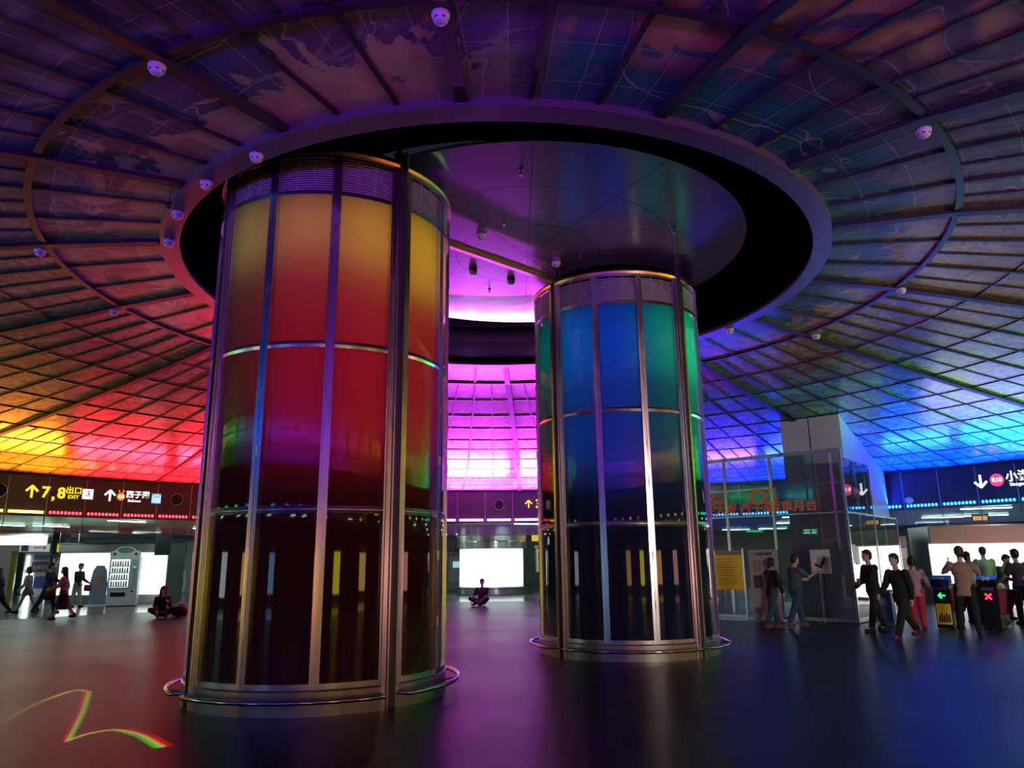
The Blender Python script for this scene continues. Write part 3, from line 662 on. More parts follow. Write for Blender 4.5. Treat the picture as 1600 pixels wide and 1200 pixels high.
def wallseg(bm, a, b, th, z0, za, zb_):
    a = Vector(a); b = Vector(b); d = (b-a).normalized(); nrm = Vector((-d.y, d.x, 0))*th; N = 10; rows = []
    for i in range(N+1):
        q = a+(b-a)*i/N; z1 = za+(zb_-za)*i/N if za is not None else dome_z(hypot(q.x-C0.x, q.y-C0.y))-.01
        z1 = min(z1, dome_z(hypot(q.x-C0.x, q.y-C0.y))+.02)
        rows.append([bm.verts.new((q.x, q.y, z0)), bm.verts.new((q.x+nrm.x, q.y+nrm.y, z0)), bm.verts.new((q.x+nrm.x, q.y+nrm.y, z1)), bm.verts.new((q.x, q.y, z1))])
    for A, Bb in zip(rows, rows[1:]):
        for k in range(4): bm.faces.new((A[k], A[(k+1) % 4], Bb[(k+1) % 4], Bb[k]))
    bm.faces.new(rows[0]); bm.faces.new(rows[-1][::-1])
for (pa, pb) in ((sl, mid+(sl-S)*.012), (mid-(sl-S)*.012, S)):
    bm = B(); wallseg(bm, pb, pa, -.12, 0.02, None, None); link('front_panel', bm, 'stone', t)
bm = B(); wallseg(bm, S, sr, .12, 0.02, None, None); link('side_panel', bm, 'stone', t)
bm = B(); wallseg(bm, sl, back, -.12, 0.02, None, None); link('side_panel', bm, 'stone', t)
bm = B(); wallseg(bm, mid+(sl-S)*.02+Vector((.05, .06, 0)), mid-(sl-S)*.02+Vector((.05, .06, 0)), -.03, 0.02, None, None); link('joint', bm, 'black', t)

t = thing('glass_enclosure', 'glass lift enclosure with steel posts and orange lettering in front of the grey tower', 'glass enclosure')
L_ = 4.6; GH = 4.46
def gpost(p, z1, wd=.07, m='steel'):
    bm = B(); bx(bm, (p.x, p.y, z1/2+.01), (wd, wd, z1-.02), Matrix.Rotation(atan2(f_.y, f_.x), 3, 'Z')); link('post', bm, m, t)
for i, (a, b) in enumerate(((0, .95), (.95, 1.9), (1.9, 3.25), (3.25, 4.6))):
    for z0, z1 in ((.12, 2.76), (2.8, GH-.1)):
        quadbox('glass_pane', K+f_*(a+.02), f_, g_, b-a-.04, .012, z0, z1, 'glass_dirty', t)
for a in (0, 1.9, 3.25, 4.6): gpost(K+f_*a, GH)
for z, h in ((.03, .09), (2.76, .04), (GH-.1, .1)):
    bm = B(); q = K+f_*(L_/2); bx(bm, (q.x, q.y, z+h/2), (L_, .06, h), Matrix.Rotation(atan2(f_.y, f_.x), 3, 'Z')); link('rail', bm, 'steel', t)
bm = B(); q = K+f_*3.25; bx(bm, (q.x, q.y, 3.52), (2.7, .05, .05), Matrix.Rotation(atan2(f_.y, f_.x), 3, 'Z')); link('rail', bm, 'steel', t)
for a, b in ((0, 1.25), (1.25, 2.5), (2.5, 3.75), (3.75, 5.0)):
    for z0, z1 in ((.12, 2.76), (2.8, GH-.25)):
        if z0 > 1 and b > 3: continue
        quadbox('glass_pane', K+g_*(a+.02), g_, -f_, b-a-.04, .012, z0, z1, 'glass_dirty', t)
for a in (2.5, 5.0): gpost(K+g_*a, 2.8 if a > 3 else 4.1, .05)
for z, h, l2 in ((.03, .09, 5.0), (2.76, .04, 5.0)):
    bm = B(); q = K+g_*l2/2; bx(bm, (q.x, q.y, z+h/2), (l2, .05, h), Matrix.Rotation(atan2(g_.y, g_.x), 3, 'Z')); link('rail', bm, 'steel', t)
for a in (.3, .8, 1.3, 1.8, 2.3):   # glass clamps
    bm = B(); q = K+g_*a-f_*-.0; bx(bm, (q.x, q.y, 2.86), (.06, .05, .09), Matrix.Rotation(atan2(g_.y, g_.x), 3, 'Z')); link('clamp', bm, 'steel_dark', t)
LO = mat('vinyl_orange', (.75, .16, .05), .5, 0, (.8, .15, .04), .10); LB = mat('vinyl_dark_blue', (.02, .03, .25), .5); LPu = mat('vinyl_purple_red', (.5, .04, .25), .5)
rf = -f_; nf = -g_
def onf(a, z): q = K+f_*a+nf*.02; return face_mtx(rf, UP, (q.x, q.y, z))
text('line_number', 'O5', .62, onf(2.15, 3.28), LO, t, bold=.008); text('chinese_lettering', '往大寮 西子灣', .33, onf(2.9, 2.98), LO, t, bold=.004); text('chinese_lettering', '乘車月台', .33, onf(1.35, 2.98), LO, t, bold=.004)
bm = B(); bx(bm, (0, 0, 0), (.42, .07, .008)); 
for q in (-1, 1): bx(bm, (-.12, q*.09, 0), (.28, .07, .008), Matrix.Rotation(q*.78, 3, 'Z'))
bm.transform(onf(3.55, 3.25)); link('arrow', bm, LO, t)
def ong(a, z): q = K+g_*a+(-f_)*.03; return face_mtx(g_, UP, (q.x, q.y, z))
text('line_number', 'R10', .36, ong(1.0, 3.32), LPu, t, bold=.006)
bm = B()
for q in (-1, 0, 1): sph(bm, (q*.1, .06, 0), .035, (1, 1, .25)); bx(bm, (q*.1, -.06, 0), (.055, .17, .008))
for q in (-1, 1): bx(bm, (q*.17, 0, 0), (.018, .40, .008)); bx(bm, (q*.06, .26, 0), (.07, .03, .008), Matrix.Rotation(-q*.7, 3, 'Z'))
for q in (-.19, .19): bx(bm, (0, q, 0), (.36, .018, .008))
bm.transform(ong(1.0, 3.85)); link('lift_icon', bm, LB, t)

# notice boards and signs standing before the enclosure
def along(p, a, off): return p+f_*a-g_*off
def notice(name, a, wd, z0, z1, col, label, cat, off, lines, header=None, legs=True):
    q = along(K, a, off); t = thing(name, label, cat, (q.x, q.y, 0), atan2(-f_.y, -f_.x))
    if legs:
        for s in (-1, 1): box('post', (s*(wd/2+.03), 0, (z1+.06)/2), (.055, .055, z1+.06), 'steel', t)
        box('cross_rail', (0, 0, .12), (wd, .04, .05), 'steel', t); box('foot_rail', (0, 0, .02), (wd+.1, .12, .035), 'steel', t)
    bd = box('board', (0, 0, (z0+z1)/2), (wd, .03, z1-z0), col, t)
    if header: box('header_strip', (0, -.018, z1-.06), (wd, .008, .10), header, bd)
    bm = B(); random.seed(len(label))
    for k in range(lines):
        z = z1-.22-(z1-z0-.3)*k/lines; ww = wd*random.uniform(.45, .85); bx(bm, (-wd*.42+ww/2, -.018, z), (ww, .004, .014))
    if lines: tag(link('print', bm, mat('print_ink', (.25, .2, .2), .6), bd), kind='stuff')
    return t
M['amberbd'] = mat('amber_board', (.62, .40, .03), .45, 0, (.9, .5, .03), .10); M['lilacbd'] = mat('pale_board', (.50, .46, .50), .5); M['greybd'] = mat('grey_header', (.33, .28, .30), .5)
notice('notice_board', 4.16, .72, .80, 1.84, 'lilacbd', 'pale notice board in a steel frame beside the blue column, left of the amber one', 'notice board', .42, 9, 'greybd')
notice('notice_board', 3.15, .84, .80, 1.84, 'amberbd', 'amber-yellow notice board in a steel frame against the glass', 'notice board', .42, 10, 'greybd')
t = notice('poster_board', 2.15, .80, .04, 1.86, 'lilacbd', 'tall white poster board with pictures behind the pointing couple', 'poster', .40, 0, None, False)
bd = [c for c in t.children][0]
for (x, z, w_, h_, c) in ((-.18, 1.42, .22, .30, (.45, .30, .25)), (.12, 1.42, .26, .28, (.3, .33, .4)), (-.18, 1.02, .24, .34, (.06, .10, .09)), (.15, 1.0, .24, .3, (.35, .2, .2)), (-.25, .28, .18, .16, (.35, .12, .2))):
    box('picture', (x, -.018, z), (w_, .006, h_), mat('picture_print', c, .5), bd)
text('heading', '大港車站服務', .085, face_mtx((1, 0, 0), (0, 0, 1), (0, -.02, 1.74)), 'blackg', bd)
# sign on a pole
q = along(K, .68, .45); t = thing('sign_stand', 'small white sign on a thin white pole in front of the grey tower', 'sign stand', (q.x, q.y, 0), atan2(-f_.y, -f_.x))
bm = B(); cyl(bm, (0, 0, .02), (0, 0, 1.25), .018, n=10); link('pole', bm, 'white', t)
bm = B(); cyl(bm, (0, 0, 0.001), (0, 0, .03), .16, n=24); link('base', bm, 'steel_dark', t)
bd = box('sign_plate', (.06, -.03, 1.53), (.50, .02, .60), 'white', t, bev=.005)
bm = B(); bx(bm, (0, -.045, 1.42), (.20, .006, .05), Matrix.Rotation(.45, 3, 'Y')); bx(bm, (.12, -.045, 1.52), (.06, .006, .2), Matrix.Rotation(.5, 3, 'Y')); link('printed_mark', bm, 'blackg', bd)
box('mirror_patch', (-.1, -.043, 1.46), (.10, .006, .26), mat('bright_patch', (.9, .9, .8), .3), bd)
q = K+g_*.35-f_*.03
t = thing('taped_paper', 'creased white paper sheets taped to the glass left of the man with the drink', 'paper', (q.x, q.y, 0), atan2(g_.y, g_.x))
for dx, dz in ((-.14, 0), (.12, -.04)):
    bm = B(); bx(bm, (dx, -.0, 1.72+dz), (.24, .006, .46)); link('sheet', bm, 'white', t)

# ------------------------------------------------------------------ ticket gates
M['gold'] = mat('gate_steel', (.55, .45, .33), .3, 1)
REDLED = mat('red_arrow_lamp', (.8, .02, .02), .4, 0, (1, .02, .03), 5); GRNLED = mat('green_arrow_lamp', (.02, .8, .1), .4, 0, (.02, 1, .15), 5)
def gate(p, kind, label):
    ang = atan2(g_.y, g_.x)-pi/2
    t = thing('ticket_gate', label, 'ticket gate', (p.x, p.y, 0), ang)       # local +y runs into the gate, -y faces us
    bm = B(); bx(bm, (0, .85, .50), (.26, 1.5, .96)); bmesh.ops.bevel(bm, geom=bm.edges[:], offset=.03, segments=2, affect='EDGES'); link('body', bm, 'gold', t)
    bm = B(); v = bx(bm, (0, .05, .50), (.34, .14, .98)); link('front_panel', bm, 'blackg', t)
    bm = B(); v = bx(bm, (0, .12, 1.07), (.38, .34, .16), Matrix.Rotation(.25, 3, 'X')); link('reader_head', bm, 'blackg' if kind != 'arrow' else M['navy'], t)
    box('ticket_display', (0, -.06, 1.13), (.17, .02, .08), 'white', t, Matrix.Rotation(-1.0, 3, 'X'))
    box('card_pad', (0, -.035, .90), (.24, .05, .07), 'steel_dark', t)
    bm = B()
    if kind == 'cross':
        for s in (-1, 1): bx(bm, (0, -.03, .74), (.17, .012, .035), Matrix.Rotation(s*.78, 3, 'Y'))
        link('cross_lamp', bm, REDLED, t)
        bm = B()
        for s in (-1, 1): bx(bm, (0, -.078, 1.13), (.15, .012, .03), Matrix.Rotation(s*.6, 3, 'Y'))
        link('cross_sticker', bm, 'white', t)
    else:
        bx(bm, (.02, -.03, .74), (.10, .012, .025))
        for s in (-1, 1): bx(bm, (-.04, -.03, .74+s*.03), (.09, .012, .022), Matrix.Rotation(s*-.78, 3, 'Y'))
        link('arrow_lamp', bm, GRNLED, t)
        po = box('poster', (0, -.027, .33), (.30, .01, .46), M['amberbd'], t)
        bm = B()
        for k in range(5): bx(bm, (-.10+k*.05, -.034, .22+.02*(k % 2)), (.035, .006, .14+.03*(k % 2))); sph(bm, (-.10+k*.05, -.034, .31+.035*(k % 2)), .016, (1, .3, 1), 6)
        link('crowd_print', bm, 'blackg', po)
    bm = B()
    vs_ = [bm.verts.new(c) for c in ((.13, .45, .90), (.13, .95, .90), (.13, .80, .30), (.13, .58, .30), (.50, .60, .86), (.50, .82, .86), (.30, .74, .36), (.30, .66, .36))]
    for f in ((0, 1, 2, 3), (4, 5, 6, 7), (0, 1, 5, 4), (1, 2, 6, 5), (2, 3, 7, 6), (3, 0, 4, 7)): bm.faces.new([vs_[i] for i in f])
    link('barrier_flap', bm, M['flap'], t)
    return t
M['navy'] = mat('navy_plastic', (.02, .03, .16), .35); M['flap'] = mat('dark_red_flap', (.28, .02, .05), .45)
gl = Vector((.70, -.65, 0)); GA = Vector((9.92, 17.98, 0))
gate(GA, 'arrow', 'ticket gate with navy head and amber poster beside the woman in red trousers')
gate(GA+gl*.98, 'cross', 'ticket gate with red cross lamp right of the man in the brown shirt')
gate(GA+gl*1.90, 'arrow', 'ticket gate with green arrow lamp cut off by the right edge of the picture')
t = thing('recycling_bin', 'blue bin with a pale lid beside the glass enclosure', 'bin', (9.22, 19.35, 0), atan2(-f_.y, -f_.x))
bm = B(); bx(bm, (0, 0, .40), (.40, .36, .76)); bmesh.ops.bevel(bm, geom=bm.edges[:], offset=.03, segments=2, affect='EDGES'); link('body', bm, mat('blue_plastic', (.06, .16, .42), .4), t)
box('lid', (0, 0, .80), (.44, .40, .05), 'lilacbd', t, bev=.01); box('foot', (0, 0, .03), (.36, .32, .04), mat('bin_foot', (.45, .36, .22), .5), t)
box('label_plate', (0, -.183, .55), (.22, .008, .16), mat('pale_blue_plate', (.25, .4, .6), .5), t)

# ------------------------------------------------------------------ concourse: piers with lightboxes, ceiling lights
def flatbox(label, p, ang, wd, z0, z1, m='box', header=.42, name='lightbox_pier', depth=1.6):
    t = thing(name, label, 'lightbox', p, ang)
    box('pier_core', (0, depth/2+.1, (z1+header+.02)/2), (wd, depth, z1+header), 'clad', t)
    box('lit_panel', (0, .04, (z0+z1)/2), (wd-.12, .10, z1-z0), m, t)
    box('steel_header', (0, .0, z1+header/2+.02), (wd+.06, .26, header-.04), 'clad', t, bev=.05)
    box('plinth', (0, .02, z0/2), (wd, .22, z0-.03), 'clad', t)
    box('top_tube', (0, -.14, z1+header+.02), (wd+.1, .05, .05), 'steel_pol', t)
    return t
flatbox('long white lightbox behind the vending machine and walking people', (-18.05, 34.4, 0), -.04, 4.95, .40, 2.2, 'box', .40)
flatbox('long white lightbox behind the ticket gates', (18.0, 26.9, 0), -.10, 6.4, .10, 2.06, 'boxwarm', .62)
# round pier in the middle
t = thing('lightbox_pier', 'round steel-clad pier with a curved white lightbox between the two columns', 'lightbox', (-1.18, 40.6, 0))
bm = B(); arc(bm, rect(.01, 1.85, 2.32, 3.40), 0, 360, 64); link('pier_head', bm, 'clad', t, False)
bm = B(); arc(bm, rect(.01, 1.86, .02, .36), 0, 360, 64); link('plinth', bm, 'clad', t)
bm = B(); arc(bm, rect(.01, 1.70, .36, 2.32), 0, 360, 48); link('pier_core', bm, 'clad', t)
bm = B(); arc(bm, rect(1.72, 1.80, .40, 2.28), -90-66, -90+66, 40); link('lit_panel', bm, 'box', t)
bm = B(); arc(bm, rect(1.86, 1.90, 2.62, 2.67), 0, 360, 64); arc(bm, rect(1.86, 1.89, .28, .32), 0, 360, 64); link('band_tube', bm, 'steel_pol', t)
# lightboxes behind the viewpoint (seen mirrored in the column glass)
def mcol(n, c, s): return mat(n, (.6, .6, .6), .4, 0, c, s)
MY = mcol('lit_yellow', (1, .85, .02), 5); MO = mcol('lit_orange', (1, .42, .12), 3.5); MB = mcol('lit_blue', (.25, .6, 1), 3); MP = mcol('lit_pink', (1, .42, .36), 4); MW = mcol('lit_white', (.85, .95, 1), 3); MG = mcol('lit_amber', (1, .55, .12), 5)
for (x, y, wd, m, nm) in ((8.3, -13, 2.6, MY, 'yellow'), (.2, -13.5, 2.8, MO, 'orange'), (19.0, -9.5, 3.0, MG, 'amber'), (-16.2, -13, 2.4, MB, 'pale blue'), (25.0, 10.5, 4.0, MP, 'salmon pink'), (26.5, -1.0, 3.4, MP, 'pink'),
                      (-25.5, 6.0, 3.0, MW, 'white'), (-24.0, -4.0, 2.6, MG, 'dim amber'),):
    a = atan2(y-C0.y, x-C0.x)
    flatbox(f'{nm} lightbox on the wall behind the viewpoint, mirrored in the column glass', (x, y, 0), a-pi/2, wd, .40, 2.1, m, .4)
t = thing('gate_fill_lamp', 'added fill lamp, unseen behind the viewpoint, brightening the gates', 'gate_fill_lamp', (9.6, -3.95, 3.12), 0)  # added lamp out of view, there to brighten the gates and the grey tower
bm = B(); bx(bm, (0, 0, 0), (1.9, .16, .36)); link('lamp_head', bm, 'steel_dark', t); bm = B(); cyl(bm, (0, -.1, .1), (0, -.3, .2), .02); link('bracket', bm, 'steel', t)
area('gate_fill_glow', Vector((9.6, -3.8, 3.1)), Vector((0, 23, -2.4)).normalized(), 1.8, .30, (1, .90, .88), 170, spread=80)
# linear ceiling lights in the concourse
def celight(x, y, ang, ln, label, grp='linear lights on the concourse ceiling'):
    t = thing('ceiling_light', label, 'ceiling light', (x, y, 3.42), ang, grp)
    box('housing', (0, 0, -.02), (ln, .18, .04), 'white', t); box('tube', (0, 0, -.055), (ln-.06, .12, .03), 'tube', t)
ord2 = ordn+['eleventh', 'twelfth', 'thirteenth']
for k, (az, r) in enumerate([(a_, r_) for r_ in (23.5, 29.0, 36.0) for a_ in range(28, 158, 10)] + [(a_, 24.5) for a_ in range(170, 380, 15)]):
    a = radians(az+(3.3*(k % 3))); x = C0.x+r*cos(a); y = C0.y+r*sin(a)
    side = 'left' if x < -8 else 'right' if x > 8 else 'middle'
    if hypot(x+1.18, y-40.6) < 3.2: continue
    lab = f'slim white ceiling light, {["front", "second", "rear"][k//13]} row of the concourse, {ord2[12-k % 13]} from the left' if k < 39 else 'slim white linear light on the concourse ceiling behind the viewpoint'
    celight(x, y, a+pi/2+.4, 1.7, lab, 'linear concourse lights ahead' if k < 39 else 'linear concourse lights behind the viewpoint')

# ------------------------------------------------------------------ people
SKIN = mat('skin', (.62, .40, .30), .55); HAIRM = mat('black_hair', (.012, .010, .010), .5); HAIRB = mat('brown_hair', (.06, .03, .02), .5)
def cloth(n, c): return mat(n, c, .85, noise=.25, nscale=14)
def vox(bm, name, m, parent, voxel, smooth_it=2):
    me = bpy.data.meshes.new(name); bm.to_mesh(me); bm.free()
    o = bpy.data.objects.new(name, me); COL.objects.link(o)
    r = o.modifiers.new('r', 'REMESH'); r.mode = 'VOXEL'; r.voxel_size = voxel; r.use_smooth_shade = True
    s_ = o.modifiers.new('s', 'SMOOTH'); s_.factor = .5; s_.iterations = smooth_it
    bpy.context.view_layer.update()
    me2 = bpy.data.meshes.new_from_object(o.evaluated_get(bpy.context.evaluated_depsgraph_get()))
    bpy.data.objects.remove(o); bpy.data.meshes.remove(me)
    for p in me2.polygons: p.use_smooth = True
    me2.materials.clear(); me2.materials.append(m)
    o = bpy.data.objects.new(name, me2); COL.objects.link(o); o.parent = parent; return o
def limb(bm, a, b, ra, rb, n=12):
    a = Vector(a); b = Vector(b)
    if (b-a).length > 1e-4: cyl(bm, a, b, ra, rb, n)
    sph(bm, a, ra, n=8); sph(bm, b, rb, n=8)
def frame(d, hint):
    z = d.normalized(); x = hint-z*hint.dot(z); x.normalize(); return Matrix((x, z.cross(x), z)).transposed()
def person(label, loc, rz, h=1.68, lean=0, head=(0, 0), legs=((0, 0), (0, 0)), arms=None, top=None, low=None, shoe=None, hair='short', female=False, cat='person',
           topkind='shirt', sleeve='long', skirt=None, bag=None, cap=None, twist=0, hairm=None, joints=None, splay=0, backpack=None, foot_z=0.0, hold=None, longtop=0, group=None):
    """legs: per side (thigh swing forward deg, knee bend deg); arms: per side (upper pitch, upper spread, fore pitch, fore spread). Faces local +y."""
    t = thing('person', label, cat, (loc[0], loc[1], 0), rz, group); s = h/1.70
    arms = arms or ((5, 8, 15, 4), (5, 8, 15, 4))
    dd = lambda p, b, q: Vector((q*sin(radians(b)), sin(radians(p))*cos(radians(b)), -cos(radians(p))*cos(radians(b))))
    W = .88 if female else 1.0
    knees, anks, hips = [], [], []
    for q, (a, k) in zip((-1, 1), legs):
        hp = Vector((q*.09, 0, 0)); kn = hp+dd(a, splay, q)*.43; an = kn+dd(a-k, splay*.5 if not splay > 30 else -splay*.9, q)*.40
        hips.append(hp); knees.append(kn); anks.append(an)
    if joints: knees = [Vector(j) for j in joints['knees']]; anks = [Vector(j) for j in joints['ankles']]
    base = -min(a.z for a in anks)+.075 if not joints else joints['pelvis_z']
    up = Vector((0, sin(radians(lean)), cos(radians(lean)))); off = Vector((0, 0, base))
    P = lambda v: (Vector(v)+off)*s
    pel = Vector((0, 0, 0)); neck = pel+up*.52; chest = pel+up*.34; waist = pel+up*.15
    sh = [neck-up*.065+Vector((q*.190*W, 0, 0)) for q in (-1, 1)]
    el = [a+dd(c[0], c[1], q)*.27 for a, c, q in zip(sh, arms, (-1, 1))]; wr = [a+dd(c[2], c[3], q)*.24 for a, c, q in zip(el, arms, (-1, 1))]
    hd = neck+up*.10+Vector((0, .02+sin(radians(head[0]))*.05, .08)); hy = radians(head[1])
    rot = Matrix.Rotation(hy, 3, 'Z') @ Matrix.Rotation(-radians(head[0]), 3, 'X')
    H = lambda v: (hd+rot @ Vector(v)+off)*s
    # ---- body, one skin surface
    bm = B()
    for c, r, sc in ((pel, .115, (1.1, .75, .8)), (waist, .10*W, (1.05, .78, 1)), (chest, .125*W, (1.1, .75, 1)), (neck-up*.08, .10*W, (1.3, .68, .6))): sph(bm, P(c), r*s, sc, 12)
    for a_, b_, r0, r1 in ((pel, waist, .09, .08*W), (waist, chest, .08*W, .09*W), (chest, neck-up*.08, .09*W, .07*W)):
        v = cyl(bm, P(a_), P(b_), r0*s, r1*s, 16)
    limb(bm, P(neck-up*.06), P(hd+Vector((0, -.01, -.05))), .055*s, .05*s)
    for q in (0, 1):
        limb(bm, P(hips[q]), P(knees[q]), .082*s, .055*s); limb(bm, P(knees[q]), P(anks[q]), .053*s, .036*s)
        limb(bm, P(anks[q]), P(anks[q]+Vector((0, .11, -.035))), .036*s, .026*s)
        limb(bm, P(sh[q]), P(el[q]), .047*s, .037*s); limb(bm, P(el[q]), P(wr[q]), .036*s, .026*s)
        # hand: palm, four fingers of different length, thumb from the side of the palm
        fd = (wr[q]-el[q]).normalized(); fr = frame(fd, Vector((0, 1, 0)) if abs(fd.y) < .8 else Vector((0, 0, 1))); Q = -1 if q == 0 else 1
        pc = wr[q]+fd*.045
        vv = bmesh.ops.create_uvsphere(bm, u_segments=10, v_segments=8, radius=.044*s)['verts']; bmesh.ops.scale(bm, verts=vv, vec=(.95, .42, 1.2)); bmesh.ops.rotate(bm, verts=vv, cent=(0, 0, 0), matrix=fr); bmesh.ops.translate(bm, verts=vv, vec=P(pc))
        for k, (ox, ln) in enumerate(((-.028, .055), (-.010, .068), (.009, .063), (.027, .05))):
            a1 = pc+fr @ Vector((ox, 0, .035)); a2 = a1+fr @ Vector((ox*.15, -.012*Q, ln*.6)); a3 = a2+fr @ Vector((0, -.026*Q, ln*.45))
            limb(bm, P(a1), P(a2), .0095*s, .009*s, 6); limb(bm, P(a2), P(a3), .009*s, .0075*s, 6)
        a1 = pc+fr @ Vector((.034, 0, -.02)); a2 = a1+fr @ Vector((.022, -.012*Q, .035)); a3 = a2+fr @ Vector((.002, -.014*Q, .026)); limb(bm, P(a1), P(a2), .011*s, .010*s, 6); limb(bm, P(a2), P(a3), .010*s, .008*s, 6)
    # head: skull, jaw, nose, ears, lips, brow
    for c, r, sc in (((0, 0, .03), .092, (.86, 1.03, 1.08)), ((0, .028, -.045), .062, (.92, .9, .95)), ((0, .075, -.078), .024, (1.1, .8, .7))): sph(bm, H(c), r*s, sc, 14)
    cyl(bm, H((0, .088, .02)), H((0, .112, -.018)), .007*s, .014*s, 8); sph(bm, H((0, .106, -.018)), .0145*s, n=6)
    for q in (-1, 1): sph(bm, H((q*.082, -.002, .0)), .024*s, (.4, .8, 1.2), 8); sph(bm, H((q*.034, .080, .03)), .016*s, (1.3, .6, .5), 6)
    for z in (-.043, -.054): sph(bm, H((0, .088, z)), .014*s, (1.6, .6, .42), 6)
    body = vox(bm, 'body', SKIN, t, .0095*s, 1)
    bm = B()
    for q in (-1, 1): sph(bm, H((q*.034, .090, .012)), .010*s, (1.3, .5, .7), 6)
    bm2 = B(); [sph(bm2, H((q*.034, .0935, .012)), .0052*s, (1, .5, 1), 6) for q in (-1, 1)]
    link('eyes', bm, 'white', t, True); link('irises', bm2, 'blackg', t, True)
    # ---- hair
    hm = hairm or HAIRM; bm = B()
    sph(bm, H((0, -.022, .055)), .100*s, (.93, 1.0, .98), 14); sph(bm, H((0, -.045, .0)), .086*s, (.92, .85, 1.0), 12); sph(bm, H((0, .035, .105)), .055*s, (1.2, 1, .6), 10)
    if hair == 'long':
        for q in (-1, 0, 1): limb(bm, H((q*.05, -.06, .02)), H((q*.06, -.085, -.24)), .05*s, .035*s)
        for q in (-1, 1): limb(bm, H((q*.082, .0, .03)), H((q*.085, -.01, -.17)), .028*s, .02*s)
    if hair == 'tail': limb(bm, H((0, -.10, .06)), H((0, -.15, -.12)), .035*s, .02*s)
    if hair == 'bun': sph(bm, H((0, -.10, .09)), .042*s, n=8)
    if hair == 'bob':
        for q in (-1, 1): limb(bm, H((q*.075, -.01, .05)), H((q*.078, -.01, -.07)), .034*s, .03*s)
        limb(bm, H((0, -.06, 0)), H((0, -.07, -.08)), .07*s, .05*s)
    vox(bm, 'hair', hm, t, .013*s, 2)
    if cap:
        bm = B(); sph(bm, H((0, -.008, .075)), .106*s, (.95, 1.03, .72), 14); bx_ = cyl(bm, H((0, .10, .07)), H((0, .10, .078)), .075*s, .07*s, 16); vox(bm, 'cap', cap, t, .01*s, 1)
    # ---- upper garment
    if top:
        bm = B(); g = .026
        for c, r, sc in ((waist-up*.02, .118*W+g, (1.12, .82, 1)), (chest, .150*W+g, (1.1, .78, 1)), (neck-up*.085, .122*W+g, (1.28, .70, .6))): sph(bm, P(c), r*s, sc, 14)
        hem = pel-up*(.05+longtop)
        for a_, b_, r0, r1 in ((hem, waist, .145+g+longtop*.08, .125*W+g), (waist, chest, .125*W+g, .145*W+g), (chest, neck-up*.07, .14*W+g, .09*W+g)):
            v = cyl(bm, P(a_), P(b_), r0*s, r1*s, 18)
            m3 = Matrix.Scale(.80, 4, Vector((0, 1, 0))); c0 = (P(a_)+P(b_))/2
            for w_ in v: w_.co.y = c0.y+(w_.co.y-c0.y)*.86
        for q in (0, 1):
            limb(bm, P(sh[q]), P(el[q] if sleeve != 'short' else sh[q].lerp(el[q], .72)), (.054+g)*s, (.044+g*.8)*s)
            if sleeve == 'long': limb(bm, P(el[q]), P(el[q].lerp(wr[q], .93)), (.041+g*.8)*s, (.032+g*.6)*s)
        if topkind == 'hoodie': sph(bm, P(neck+Vector((0, -.06, .01))), .085*s, (1.1, .7, .7), 10)
        limb(bm, P(neck-up*.05+Vector((-.03, 0, 0))), P(neck-up*.05+Vector((.03, 0, 0))), .068*s, .068*s)
        vox(bm, topkind, top, t, .0125*s, 2)
    # ---- lower garment
    if low:
        bm = B(); g = .022
        if skirt:
            cyl(bm, P((0, 0, .08)), P((0, 0, -skirt)), .12*s, .21*s, 20); sph(bm, P(pel), .14*s, (1.1, .85, .8), 12)
            mid = (knees[0]+knees[1])/2
            for q in (0, 1): limb(bm, P(hips[q]), P(hips[q].lerp(knees[q], min(1, skirt/.45))), .10*s, .085*s)
        else:
            sph(bm, P(pel), (.128+g)*s, (1.16, .84, .82), 14); limb(bm, P(hips[0]), P(hips[1]), .092*s, .092*s)
            for q in (0, 1):
                limb(bm, P(hips[q]), P(knees[q]), (.086+g)*s, (.060+g)*s)
                limb(bm, P(knees[q]), P(knees[q].lerp(anks[q], .93)), (.058+g)*s, (.044+g)*s)
        vox(bm, 'skirt' if skirt else 'trousers', low, t, .0125*s, 2)
    # ---- shoes
    if shoe:
        for q in (0, 1):
            bm = B(); a = anks[q]; z = -base+.035 if not joints else a.z-.03
            toe = Vector((0, .15, 0)); zz = max(z, a.z-.05)
            limb(bm, P(Vector((a.x, a.y-.035, zz))), P(Vector((a.x, a.y+.13, zz-.004))), .050*s, .044*s); limb(bm, P(a+Vector((0, 0, .02))), P(Vector((a.x, a.y, zz+.01))), .047*s, .050*s)
            vox(bm, 'shoe', shoe, t, .011*s, 1)
    if bag:
        q, bmat, size = bag; c = wr[q]+Vector((0, 0, -.22)); bm = B()
        bx(bm, P(c), (.12*s*size, .30*s*size, .26*s*size)); bmesh.ops.bevel(bm, geom=bm.edges[:], offset=.03*s, segments=3, affect='EDGES')
        bo = link('bag', bm, bmat, t, True)
        bm = B(); pts = [P(c+Vector((0, .10*cos(k*pi/8), .11+.13*sin(k*pi/8)))) for k in range(9)]
        for a_, b_ in zip(pts, pts[1:]): cyl(bm, a_, b_, .010*s, n=6)
        link('bag_handle', bm, bmat, bo)
    if backpack:
        bm = B(); c = chest-up*.08+Vector((0, -.20, 0)); bx(bm, P(c), (.28*s, .17*s, .40*s)); bmesh.ops.bevel(bm, geom=bm.edges[:], offset=.05*s, segments=3, affect='EDGES'); bo = link('backpack', bm, backpack, t, True)
        bm = B()
        for q in (-1, 1): limb(bm, P(neck+Vector((q*.09, -.12, -.03))), P(neck+Vector((q*.10, .10, -.08))), .016*s, .016*s); limb(bm, P(neck+Vector((q*.10, .10, -.08))), P(waist+Vector((q*.12, .06, 0))), .016*s, .014*s)
        link('strap', bm, backpack, bo)
